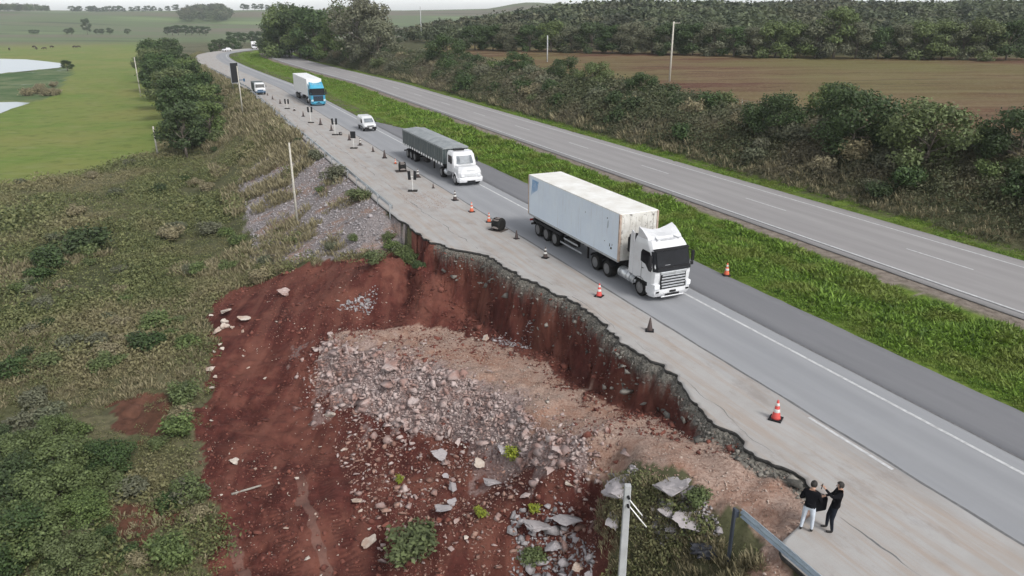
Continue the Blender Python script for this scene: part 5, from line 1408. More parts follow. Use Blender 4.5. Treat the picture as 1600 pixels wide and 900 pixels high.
# faded blue slanting emblem near the rear top of the side facing the slope, with dark scuffs near the front
mb = MB(); xs = CW + .034
for k in range(5):
    y = C1 + .42 + k * .20; h = 1.35 - .13 * k; mb.quad([(xs, y, ZT - .22 - h * .85), (xs, y + .13, ZT - .22 - h * .72), (xs, y + .33, ZT - .2), (xs, y + .18, ZT - .2)], thick=.004)
mb.build('emblem', M['logo_blue'], ct)
mb = MB()
for (y, z, a, b_) in ((-4.45, 1.95, .20, .16), (-4.62, 2.1, .08, .22), (-4.35, 2.18, .05, .14), (-5.2, 2.2, .10, .05), (-4.9, 3.3, .05, .5), (-5.0, 3.65, .12, .08), (-7.6, 3.4, .04, .12)): mb.quad([(xs, y - a / 2, z - b_ / 2), (xs, y + a / 2, z - b_ / 3), (xs, y + a / 3, z + b_ / 2), (xs, y - a / 3, z + b_ / 3)], thick=.003)
mb.build('scuff', M['chassis'], ct)
mb = MB(); ladder(mb, 12.0, .48, 1.12, -3.75)
for k in range(12): mb.box((0, -4 - k * 1.0, 1.2), (2.3, .10, .14))
for y in (-11.75, -13.05, -14.35): mb.cyl((-.9, y, .51), (.9, y, .51), .09)
mb.box((0, -15.6, .62), (2.3, .10, .14), .02); mb.box((.9, -15.4, .85), (.3, .1, .5)); mb.box((-.9, -15.4, .85), (.3, .1, .5))
for s in (-1, 1): mb.box((s * .75, -8.0, .65), (.12, .12, .95), .02); mb.box((s * .95, -9.4, .85), (.45, .75, .45), .05)
mb.build('trailer_chassis', M['chassis'], T1)
mb = MB()
for s in (-1, 1):
    for z in (.52, .88): mb.box((s * 1.16, -9.6, z), (.04, 2.9 if z < .6 else 1.9, .11), .01)
mb.build('side_guard', M['steel'], T1)
for s in (-1, 1):
    mb = MB(); mb.prism([(-10.95, 1.12), (-15.15, 1.12), (-15.25, .95), (-10.9, .95)], s * .80, s * 1.22, 'X'); mb.build('trailer_mudguard', M['black_plastic'], T1)
for s in (-1, 1):
    mb = MB(); mb.box((s * 1.0, -15.78, .88), (.35, .05, .14), .01); mb.build('tail_light', M['lamp_red'], T1)
    for y in (-11.75, -13.05, -14.35): wheel(T1, s * 1.24, y, side=s, dual=True, w=.27)

# ---- bonneted lorry with tarpaulined body
T2 = place('tarpaulin_lorry', 24.15, 62.6, 'white bonneted lorry pulling a dark grain body under a grey tarpaulin', 'lorry')
mb = MB(); hw = 1.18
loft(mb, [ring(-3.3, -1.55, hw, hw, 1.0), ring(-3.35, -1.5, hw, hw, 1.75), ring(-3.35, -1.85, hw - .04, hw - .06, 2.55), ring(-3.3, -2.1, hw - .16, hw - .2, 2.86)], bev=.07)
mb.build('cab', M['cab_white'], T2)
mb = MB()
loft(mb, [ring(-1.6, -.08, 1.12, 1.05, .72), ring(-1.6, -.06, 1.14, 1.02, 1.2), ring(-1.65, -.22, 1.06, .80, 1.52), ring(-1.7, -.55, .92, .60, 1.72)], bev=.06)
mb.build('bonnet', M['cab_white'], T2)
mb = MB(); loft(mb, [ring(-.5, .0, 1.22, 1.18, .38), ring(-.5, .04, 1.25, 1.2, .60), ring(-.5, .0, 1.24, 1.18, .80)], bev=.04); mb.build('bumper', M['cab_white'], T2)
mb = MB(); mb.box((0, .03, .46), (.8, .06, .14), .02); mb.build('number_plate_recess', M['black_plastic'], T2)
mb = MB()
for k in range(7): mb.box((0, -.055 - k * .016, .95 + k * .085), (1.05 - .03 * k, .05, .035), .008)
mb.build('grille', M['alu'], T2)
for s in (-1, 1):
    mb = MB(); mb.box((s * .80, -.10, .98), (.28, .12, .22), .04); mb.build('headlight', M['lamp'], T2)
    mb = MB(); mudguard(mb, s * 1.05, -1.15, .66, .38, -2, 182); mb.build('front_mudguard', M['cab_white'], T2)
    mb = MB(); x = s * (hw - .01); mb.quad([(x, -2.95, 1.85), (x, -1.85, 1.82), (x - s * .04, -2.02, 2.50), (x - s * .04, -2.95, 2.52)], thick=.02)
    for v in mb.bm.verts: v.co.x = s * (abs(v.co.x) + .012)
    mb.build('side_window', M['glass'], T2)
    mb = MB(); mb.box((s * 1.32, -1.85, 2.1), (.14, .08, .5), .03); mb.cyl((s * 1.15, -1.9, 2.2), (s * 1.32, -1.85, 2.2), .02); mb.build('mirror', M['black_plastic'], T2)
mb = MB(); P = [[(-1.02, -1.66, 1.82), (-.5, -1.47, 1.82), (.5, -1.47, 1.82), (1.02, -1.66, 1.82)], [(-.96, -1.98, 2.52), (-.5, -1.80, 2.52), (.5, -1.80, 2.52), (.96, -1.98, 2.52)]]
for i in range(3): mb.quad([P[0][i], P[0][i + 1], P[1][i + 1], P[1][i]], thick=.03)
mb.build('windscreen', M['glass_light'], T2)
mb = MB(); mb.box((.1, -2.95, 2.92), (1.0, .5, .20), .04); mb.build('air_conditioner', M['black_plastic'], T2)
mb = MB(); ladder(mb, 5.8, z=.80, y0=-.6)
for y in (-1.15, -4.9, -6.2): mb.cyl((-.9, y, .51), (.9, y, .51), .09)
mb.build('tractor_chassis', M['chassis'], T2)
for s in (-1, 1):
    wheel(T2, s * 1.20, -1.15, side=s, rim='rim_light')
    for y in (-4.9,): wheel(T2, s * 1.22, y, side=s, dual=True, w=.27, rim='rim')
    tank(T2, s * .9, -3.4, -4.2, .31)
B0, B1 = -4.1, -17.6; zb, zt = 1.42, 2.95
mb = MB(); mb.box((0, (B0 + B1) / 2, (zb + zt) / 2), (2.52, B0 - B1, zt - zb), .02); bd = mb.build('grain_body', M['body_green'], T2)
mb = MB()
for s in (-1, 1):
    for k in range(25): mb.box((s * 1.275, B0 - .1 - k * (B0 - B1 - .2) / 24, (zb + zt) / 2), (.05, .07 if k % 4 else .13, zt - zb), .01)
for k in range(5): mb.box((-1.0 + .5 * k, B0 + .02, (zb + zt) / 2), (.06, .05, zt - zb), .01)
mb.build('stake', M['body_rib'], bd)
mb = MB()
q = random.Random(4); K = 28
secs = []
for k in range(K + 1):
    y = B0 + .1 - k * (B0 - B1 + .2) / K; sag = .05 * math.sin(k * 2.2) + (.0 if 1 < k < K - 1 else -.12)
    top = zt + .26 + sag; secs.append([(-1.30, y, zt - .12), (1.30, y, zt - .12), (1.29, y, zt + .02), (.65, y, zt + .16 + sag * .7), (0, y, top), (-.65, y, zt + .16 + sag * .7), (-1.29, y, zt + .02)])
loft(mb, secs, bev=0); mb.build('tarpaulin', M['tarp'], T2)
mb = MB(); mb.box((0, (B0 + B1) / 2, zb - .10), (2.54, B0 - B1, .10))
mb.build('floor_rail', M['chassis'], T2)
mb = MB()
for s in (-1, 1):
    for k in range(17): mb.box((s * 1.285, B0 - .4 - k * .79, zb - .06), (.04, .42, .22), .01)
mb.build('reflector_board', M['paper'], T2)
mb = MB(); ladder(mb, 13.2, .48, 1.10, -4.3)
for y in (-13.6, -14.9, -16.2): mb.cyl((-.9, y, .51), (.9, y, .51), .09)
mb.box((0, -17.5, .62), (2.4, .10, .14), .02)
for s in (-1, 1): mb.box((s * .95, -10.2, .85), (.45, 1.2, .5), .05); mb.box((s * .8, -8.2, .7), (.12, .12, .9))
mb.build('trailer_chassis', M['chassis'], T2)
for s in (-1, 1):
    for y in (-13.6, -14.9, -16.2): wheel(T2, s * 1.22, y, side=s, dual=True, w=.27)
    mb = MB(); mb.box((s * 1.0, -17.62, 1.25), (.35, .05, .12), .01); mb.build('tail_light', M['lamp_red'], T2)

# ---- blue lorry with white box
T3 = place('box_lorry', 23.05, 131.6, 'bright blue cab lorry with a tall plain white box body', 'lorry')
cabover(T3, 'blue_paint', grille='blue_dark', dark_grille=True, roofz=3.45, visor=True)
mb = MB(); mb.box((0, -10.4, 2.80), (2.56, 14.9, 2.85), .05); mb.box((0, -10.4, 4.24), (2.58, 14.92, .05), .01); mb.build('box_body', M['white_paint'], T3)
mb = MB(); ladder(mb, 16, .48, 1.05, -1); mb.box((0, -17.7, .62), (2.3, .1, .14)); mb.box((.9, -9, .85), (.4, 1.2, .5), .05); mb.box((-.9, -9, .85), (.4, 1.2, .5), .05)
for s in (-1, 1): mb.box((s * 1.15, -9.5, .6), (.04, 3.5, .12))
mb.build('chassis', M['chassis'], T3)
for s in (-1, 1):
    for y in (-1.38, -5.0, -13.4, -14.7, -16.0): wheel(T3, s * 1.22, y, side=s)
    tank(T3, s * .9, -2.6, -3.8)
    mb = MB(); mb.box((s * 1.06, .01, .92), (.34, .06, .30), .05); mb.build('headlight_surround', M['blue_light'], T3)

# ---- small white panel van
T4 = place('panel_van', 23.95, 99.3, 'small white panel van with a black bumper driving behind the tarpaulined lorry', 'van')
mb = MB()
loft(mb, [ring(-4.05, -.06, .84, .80, .42), ring(-4.1, -.02, .86, .84, .68), ring(-4.1, -.25, .86, .80, .95), ring(-4.08, -.62, .85, .72, 1.08), ring(-4.05, -1.20, .80, .68, 1.55), ring(-4.0, -1.75, .68, .56, 1.84)], bev=.06)
mb.build('body', M['cab_white'], T4)
mb = MB(); mb.quad([(-.62, -.66, 1.15), (.62, -.66, 1.15), (.56, -1.18, 1.58), (-.56, -1.18, 1.58)], thick=.03); mb.build('windscreen', M['glass_light'], T4)
for s in (-1, 1):
    mb = MB(); mb.quad([(s * .865, -1.95, 1.10), (s * .865, -1.0, 1.10), (s * .80, -1.38, 1.52), (s * .80, -1.95, 1.54)], thick=.01)
    for v in mb.bm.verts: v.co.x = s * (abs(v.co.x) + .012)
    mb.build('side_window', M['glass'], T4)
    mb = MB(); mb.box((s * .66, -.10, .80), (.26, .12, .16), .04); mb.build('headlight', M['lamp'], T4)
    mb = MB(); mb.box((s * .95, -1.05, 1.15), (.16, .10, .16), .04); mb.build('mirror', M['black_plastic'], T4)
    for y in (-.78, -3.35): wheel(T4, s * .86, y, r=.30, w=.19, side=s, rim='rim')
mb = MB(); mb.box((0, -.0, .46), (1.62, .16, .30), .05); mb.box((0, .0, .74), (.9, .08, .12), .03); mb.build('bumper', M['black_plastic'], T4)
mb = MB(); mb.box((0, .09, .50), (.40, .02, .12), .003); mb.build('number_plate', M['paper'], T4)
mb = MB()
for s in (-1, 1): mb.box((s * .865, -2.05, .55), (.03, 2.0, .14), .01)
mb.build('side_moulding', M['black_plastic'], T4)

# ---- white light lorry parked at the left edge
T5 = place('light_lorry', 16.1, 154.5, 'white light lorry with a dark open body stopped at the left edge of the road', 'lorry')
mb = MB(); loft(mb, [ring(-1.6, -.05, 1.0, .98, .55), ring(-1.65, .0, 1.02, 1.0, 1.1), ring(-1.65, -.1, 1.0, .96, 1.35), ring(-1.6, -.42, .94, .88, 2.05), ring(-1.55, -.6, .82, .78, 2.25)], bev=.06); mb.build('cab', M['cab_white'], T5)
mb = MB(); mb.quad([(-.84, -.07, 1.38), (.84, -.07, 1.38), (.78, -.36, 2.0), (-.78, -.36, 2.0)], thick=.03); mb.build('windscreen', M['glass'], T5)
mb = MB(); mb.box((0, .02, .58), (1.9, .14, .24), .04); mb.box((0, .02, .88), (1.1, .06, .22), .02); mb.build('bumper', M['blue_dark'], T5)
mb = MB(); mb.box((0, -3.9, 1.45), (2.1, 4.3, 1.5), .03); mb.build('cargo_body', M['body_green'], T5)
mb = MB(); ladder(mb, 5.4, .4, .62, -.5); mb.build('chassis', M['chassis'], T5)
for s in (-1, 1):
    mb = MB(); mb.box((s * .8, .01, .92), (.28, .08, .18), .03); mb.build('headlight', M['lamp'], T5)
    mb = MB(); mb.box((s * 1.14, -.3, 1.6), (.12, .06, .36), .03); mb.build('mirror', M['black_plastic'], T5)
    for y in (-.95, -4.6): wheel(T5, s * .98, y, r=.38, w=.24, side=s)
# ---- vehicles at the far bend
x, y = at_z(398, 77, 0)
T6 = empty('box_truck', (x, y, 0), R(200), 'tiny white box truck on the far bend seen just past the median tip', 'truck')
mb = MB(); mb.box((0, -4.2, 1.95), (2.3, 4.6, 2.3), .05); mb.build('box_body', M['white_paint'], T6)
mb = MB(); loft(mb, [ring(-1.7, -.05, 1.0, .98, .5), ring(-1.7, 0, 1.02, 1.0, 1.3), ring(-1.65, -.4, .95, .9, 2.2)], bev=.05); mb.build('cab', M['cab_white'], T6)
mb = MB(); mb.quad([(-.9, -.02, 1.35), (.9, -.02, 1.35), (.84, -.34, 2.05), (-.84, -.34, 2.05)], thick=.03); mb.build('windscreen', M['glass'], T6)
mb = MB(); ladder(mb, 5.6, .4, .62, -.5); mb.build('chassis', M['chassis'], T6)
for s in (-1, 1):
    for yy in (-.95, -4.9): wheel(T6, s * .98, yy, r=.4, w=.24, side=s)
x, y = at_z(348, 80.5, 0)
T7 = empty('car', (x, y, 0), R(150), 'tiny pale car at the outside of the far bend', 'car')
mb = MB(); loft(mb, [ring(-4.1, 0, .84, .8, .35), ring(-4.15, -.02, .86, .84, .62), ring(-4.1, -.35, .84, .78, .88), ring(-3.7, -1.1, .74, .7, 1.0), ring(-3.2, -1.7, .62, .6, 1.42)], bev=.05); mb.build('body', M['cab_white'], T7)
mb = MB(); mb.quad([(-.62, -1.04, 1.03), (.62, -1.04, 1.03), (.54, -1.60, 1.40), (-.54, -1.60, 1.40)], thick=.03); mb.build('windscreen', M['glass'], T7)
for s in (-1, 1):
    for yy in (-.8, -3.3): wheel(T7, s * .86, yy, r=.3, w=.19, side=s)

# ================================================================== cones
def cone(x, y, kind, label, h=.75, group='traffic cones closing the left lane', lying=None, rz=0.0):
    e = empty('traffic_cone', (x, y, 0.004), rz, label, 'traffic cone', group)
    body = {'red': 'cone_red', 'orange': 'cone_orange', 'dark': 'cone_dark', 'plain': 'cone_dark'}[kind]
    s = h / .75
    mb = MB(); mb.box((0, 0, .025 * s), (.44 * s, .44 * s, .05 * s), .015); mb.build('base', M['black_plastic'], e)
    mb = MB(); mb.lathe([(.165 * s, .05 * s), (.150 * s, .10 * s), (.03 * s, .74 * s), (.022 * s, h)], (0, 0, 0), 'Z', 18); mb.build('cone_body', M[body], e)
    if kind != 'plain':
        for a, b in ((.30, .42), (.54, .64)):
            f = lambda z: .150 - (z - .10) * (.12 / .64) + .004
            mb = MB(); mb.lathe([(f(a) * s - .001, a * s), (f(a) * s, a * s + .001), (f(b) * s, b * s - .001), (f(b) * s - .001, b * s)], (0, 0, 0), 'Z', 18); mb.build('reflective_band', M['cone_band'], e)
    if lying is not None: e.rotation_euler = (R(78), 0, lying); e.location.z = .18
    return e
CN = [(1212, 655, 'red', .85, 'red and white cone nearest the camera beside the painted dash'), (1015, 517, 'plain', .72, 'dark cone without bands in front of the container lorry'), (936, 463, 'red', .78, 'red cone beside the fuel tank of the container lorry'),
      (852, 403, 'dark', .74, 'dark banded cone beside the rear wheels of the container lorry'), (807, 373, 'plain', .62, 'small dark cone just behind the container lorry'), (764, 347, 'orange', .74, 'orange and white cone touching the black barrier block'), (737, 331, 'orange', .80, 'orange and white cone in the middle between both lorries'),
      (711, 313, 'dark', .85, 'slim tall dark cone before the bonneted lorry'), (677, 294, 'plain', .45, 'squat dark cone below the twin panel beacon'), (653, 277, 'dark', .85, 'banded cone between the twin panel beacon and the lorry wheels'), (618, 256, 'orange', .55, 'small orange cone beside the far black barrier block'),
      (601, 247, 'plain', .90, 'dark cone with wide base left of the tarpaulined body'), (583, 237, 'plain', .62, 'short dark cone second beyond the tarpaulined lorry'), (563, 227, 'dark', .85, 'banded cone right of the square dark beacon'), (546, 219, 'plain', .80, 'dark cone left of the square dark beacon'),
      (518, 204, 'plain', .80, 'dark cone left of the third twin beacon from the camera'), (501, 195, 'plain', .95, 'tall dark cone between the third and fourth beacons'), (474, 182, 'plain', .8, 'small dark cone left of the fourth beacon'), (460, 173, 'dark', .75, 'tiny cone between the two farthest beacons'),
      (438, 162, 'plain', .8, 'tiny dark cone just before the farthest beacon'), (426, 155, 'plain', .7, 'tiny cone second from the parked light lorry'), (418, 149, 'plain', .5, 'tiny cone right beside the parked light lorry')]
for px, py, k, h, lb in CN:
    x, y = at_z(px, py, 0); cone(x, y, k, lb, h, rz=random.random() * 3)
x, y = at_z(532, 211, 0); cone(x, y, 'dark', 'dark cone lying on its side right of the third twin beacon', .7, lying=.6)
x, y = at_z(1135, 430, 0); cone(x, y, 'orange', 'orange cone standing in the grass of the median beside the container lorry', .78)
# twin panel beacons on a stand
def beacon(px, py, h, label, square=False):
    x, y = at_z(px, py, 0); e = empty('lane_beacon', (x, y, .004), 0, label, 'lane beacon', 'twin panel beacons along the closed lane')
    mb = MB(); mb.box((0, 0, .06), (.85, .42, .12), .03); mb.build('foot', M['chassis'], e)
    mb = MB(); mb.box((0, 0, h * .42), (.06, .04, h * .72), .01); mb.build('post', M['cone_band'], e)
    if square:
        mb = MB(); mb.box((0, -.04, h), (.62, .06, .80), .03); mb.build('panel', M['sign_back'], e)
    else:
        for s in (-1, 1):
            mb = MB(); mb.box((s * .25, -.04, h), (.26, .07, .80), .04, rot=(0, s * .05, 0)); mb.build('panel', M['sign_back'], e)
        mb = MB(); mb.box((0, 0, h - .1), (.6, .04, .06)); mb.build('crossbar', M['cone_band'], e)
beacon(645, 299, 1.45, 'twin dark panel beacon nearest the camera beside the brown patch'); beacon(553, 232, 1.6, 'square dark beacon on a single post, second from the camera', True)
beacon(524, 211, 1.75, 'twin dark panel beacon third from the camera'); beacon(486, 192, 1.9, 'twin dark panel beacon fourth from the camera'); beacon(449, 170, 1.2, 'twin dark panel beacon farthest from the camera')
def drum(px, py, label, rz):
    x, y = at_z(px, py, 0); e = empty('barrier_drum', (x, y, 0), rz, label, 'barrier drum', 'black barrier drums lying in the closed lane')
    mb = MB(); mb.lathe([(.30, -.36), (.46, -.33), (.50, -.22), (.44, -.1), (.44, .1), (.50, .22), (.46, .33), (.30, .36)], (0, 0, .48), 'X', 20); mb.build('drum_body', M['rubber'], e)
    mb = MB()
    for k in range(4): mb.box((0, -.30 + k * .2, .62 + .30 * math.cos((k - 1.5) * .55)), (.50, .09, .10), .02)
    mb.box((0, 0, .30), (.55, .95, .16), .04); mb.build('striped_frame', simple('frame_grey', (.22, .19, .18), .7), e)
    mb = MB(); mb.box((-.1, .1, .03), (1.2, .9, .05), .01); mb.build('foot', M['rust_dark'], e)
drum(779, 360, 'black barrier drum lying beside an orange cone near the container lorry', R(-35)); drum(629, 268, 'black barrier drum lying beside the wheels of the tarpaulined lorry', R(15))
# gravel patch swept onto the closed lane
PX = [at_z(px, py, 0) for px, py in [(628, 305), (655, 298), (690, 305), (705, 318), (690, 327), (650, 325), (632, 318)]]
X, Y = in_poly_pts(PX, 700, 44)
V_, F_ = [], []
for i in range(700):
    V, F = RK[i % 10]; s = .012 + .02 * random.random(); V_.append(V * s + np.array([X[i], Y[i], s * .5])); F_.append(F + sum(len(v) for v in V_[:-1]))
tag(link_mesh('loose_grit', np_mesh('loose_grit', np.vstack(V_), np.vstack(F_)), M['rock_red']), 'brownish grit swept onto the closed lane near the broken corner', 'grit', kind='stuff')

# ================================================================== guardrails
def guardrail(n, t0, t1, label, z=.74, mat='steel', step=3.81, droop=0.0, nf=None):
    e = empty('guardrail', (*[float(v) for v in W(n, t0)], 0), 0, label, 'guardrail')
    inv = e.location.copy()
    T = np.arange(t0, t1 + .01, 1.0 if t1 - t0 > 20 else .5)
    prof = [(0, -.155), (-.075, -.12), (-.075, -.07), (0, -.03), (0, .03), (-.075, .07), (-.075, .12), (0, .155)]
    mb = MB(); V = []; 
    for t in T:
        zz = z - .16 - droop * max(0, (t0 + 3 - t) / 3)
        for a, b in prof:
            for th in (0, 1):
                x, y = W(n - (a * 1.0) + th * .006, t); V.append((float(x) - inv.x, float(y) - inv.y, zz + b))
    V = np.array(V).reshape(len(T), 8, 2, 3); I = np.arange(len(T) * 16).reshape(len(T), 8, 2); F = []
    for th in (0, 1): F.append(np.stack([I[:-1, :-1, th], I[1:, :-1, th], I[1:, 1:, th], I[:-1, 1:, th]], -1).reshape(-1, 4))
    for k in (0, 7): F.append(np.stack([I[:-1, k, 0], I[1:, k, 0], I[1:, k, 1], I[:-1, k, 1]], -1).reshape(-1, 4))
    link_mesh('rail', np_mesh('rail', V.reshape(-1, 3), np.vstack(F)), M[mat], e)
    t = t0 + .15
    pm = None
    while t < t1:
        x, y = W(n - .16, t); g = gz(float(x), float(y))
        mb = MB(); mb.box((0, 0, 0), (.075, .11, z - g + .5), .01); mb.box((.10, 0, (z - g) / 2 + .02), (.12, .10, .25), .01)
        p = mb.build('post', M['post_dark' if mat == 'steel_blue' else 'steel'], e); p.location = (float(x) - inv.x, float(y) - inv.y, (z + g - .5) / 2 + .0); p.rotation_euler = (0, 0, A)
        t += step
    return e
guardrail(14.75, 55.8, 230, 'old grey guardrail running along the left road edge beyond the collapse', mat='steel')
G2 = guardrail(14.15, 2.75, 14.35, 'blue grey steel guardrail ending at the two people in the lower right', mat='steel_blue')

# ================================================================== poles
def pole(x, y, H, r0, r1, mat, label, arms=0, group=None, z=None, base=1.0):
    z = gz(x, y) if z is None else z
    e = empty('utility_pole', (x, y, z), 0, label, 'utility pole', group)
    mb = MB(); mb.cyl((0, 0, -base), (0, 0, H), r0, r1, seg=12); mb.build('pole_shaft', M[mat], e)
    for k in range(arms):
        zz = H - .25 - .5 * k
        mb = MB(); mb.box((.5, 0, zz), (1.1 if k == 0 else .8, .07, .09), .01)
        for xx in (.15, .55, .95): mb.cyl((xx, 0, zz + .04), (xx, 0, zz + .18), .035, .02, seg=7)
        mb.build('crossarm', M['wood_pole'], e)
    return e
PG = 'power poles along the left slope'
x, y = at_z(465, 350, -2.95); pole(x, y, 7.4, .115, .075, 'wood_pole', 'weathered pole rising from the stony slope below the guardrail', group=PG)
x, y = at_z(380, 182, -1.9); p = pole(x, y, 8.2, .12, .08, 'wood_pole', 'weathered pole in front of the large dark road sign', group=PG)
mb = MB(); mb.box((.5, 0, 5.9), (1.0, .08, .12), .02); mb.box((.95, -.03, 5.9), (.3, .1, .5), .03); mb.build('bracket', M['blue_dark'], p)
for (px, py, py0, z, lb) in [(220, 150, 95, -6, 'pale pole standing alone in the middle of the green pasture'), (247, 245, 200, -6, 'short pale pole at the near corner of the pasture'), (235, 104, 86, -6, 'tiny pale pole far in the pasture'), (246, 96, 80, -6, 'tiny pole farthest in the pasture beside the trees')]:
    x, y = at_z(px, py, z); dep = y * _c - (z - CAM_H) * _s; pole(x, y, (py - py0) * dep / F_PX / .94, .15, .11, 'wood_pole', lb, group='pale poles in the pasture')
x, y = at_z(1046, 128, 4.2); pole(x, y, 9.4, .17, .12, 'wood_pole', 'tall wooden utility pole with a crossarm on the edge of the brown field', 1)
x, y = at_z(855, 97, 4.3); pole(x, y, 5.8, .16, .12, 'concrete', 'short pale pole in the brown field before the wood')
x, y = at_z(659, 72, 3.5); pole(x, y, 12, .17, .12, 'concrete', 'tall thin pale pole standing against the wood near the bend')
x, y = at_z(738, 74, 4.5); pole(x, y, 5.5, .14, .10, 'concrete', 'faint thin pole at the far left corner of the brown field')
# near concrete pole, top just below the camera's view
zt_ = 4.2; x, y = at_z(981, 757, zt_); z0 = gz(x, y)
NP = empty('utility_pole', (x, y, z0), 0, 'grey concrete pole rising in the foreground at the bottom of the view', 'utility pole')
mb = MB(); Hn = zt_ - z0
mb.box((0, 0, Hn / 2 - .5), (.26, .17, Hn + 1), .02, taper=(.62, .75)); mb.build('pole_shaft', M['concrete'], NP)
mb = MB()
for zz in (Hn - .30, Hn - .55): mb.cyl((.02, -.16, zz), (.02, .14, zz), .035, seg=8)
mb.build('bolt', M['black_plastic'], NP)
mb = MB()
for zz, l in ((Hn - .40, .45), (Hn - .58, .62)): mb.cyl((.06, -.08, zz), (.06 + l * .72, -.12, zz - l * .95), .016, seg=6)
mb.build('stay_rod', M['paper'], NP)
# road sign seen from behind
x, y = W(13.2, 172); SG = empty('road_sign', (float(x), float(y), gz(float(x), float(y))), A + R(25), 'tall dark back of a road sign standing at the left road edge', 'road sign')
zz = -SG.location.z
mb = MB(); mb.box((0, 0, zz + 3.1), (1.9, .08, 4.2), .02); mb.build('panel', M['sign_back'], SG)
mb = MB(); mb.box((0, -.06, zz + 5.17), (1.96, .06, .1)); mb.box((0, -.06, zz + 1.05), (1.96, .06, .1)); mb.box((.93, -.06, zz + 3.1), (.09, .06, 4.2)); mb.box((-.93, -.06, zz + 3.1), (.09, .06, 4.2)); mb.build('panel_frame', M['steel'], SG)
for s in (-1, 1):
    mb = MB(); mb.cyl((s * .65, .1, -.5), (s * .65, .1, zz + 5.1), .06); mb.build('post', M['steel'], SG)
# field fence on the bank crest
def fence(n, t0, t1, label):
    x0, y0 = W(n, t0); e = empty('field_fence', (float(x0), float(y0), gz(float(x0), float(y0))), 0, label, 'fence')
    T = np.arange(t0, t1, 3.2); tops = []
    pm = None
    for t in T:
        x, y = W(n, t); g = gz(float(x), float(y)); h = 1.25 + .15 * random.random()
        if pm is None: mb = MB(); mb.cyl((0, 0, -.3), (0, 0, 1.3), .06, .05, seg=7); o = mb.build('post', M['bark_pale'], e); pm = o.data
        else: o = link_mesh('post', pm, None, e)
        o.location = (float(x) - e.location.x, float(y) - e.location.y, g - e.location.z); o.rotation_euler = (random.uniform(-.08, .08), random.uniform(-.08, .08), 0)
        tops.append(Vector((o.location.x, o.location.y, o.location.z)))
    mb = MB()
    for h in (.5, .85, 1.15):
        for a, b in zip(tops[:-1], tops[1:]): mb.cyl(a + Vector((0, 0, h)), b + Vector((0, 0, h)), .008, seg=4)
    mb.build('wire', M['steel'], e)
fence(63.2, 40, 175, 'pale post and wire fence along the crest between the bank bushes and the brown field')
# white buildings glimpsed behind the grove
x, y = at_z(507, 60, 1.0)
SH = empty('farm_shed', (x, y, gz(x, y)), .2, 'small white farm shed glimpsed behind the grove', 'shed')
mb = MB(); mb.box((0, 0, 1.5), (9, 6, 3)); mb.build('wall', M['white_paint'], SH)
mb = MB(); mb.prism([(-3.4, 3.0), (3.4, 3.0), (0, 4.6)], -4.8, 4.8, 'X'); mb.build('roof', M['steel'], SH)
mb = MB(); mb.box((1, -3.02, 1.1), (1.2, .05, 2.2)); mb.build('door', M['sign_back'], SH)

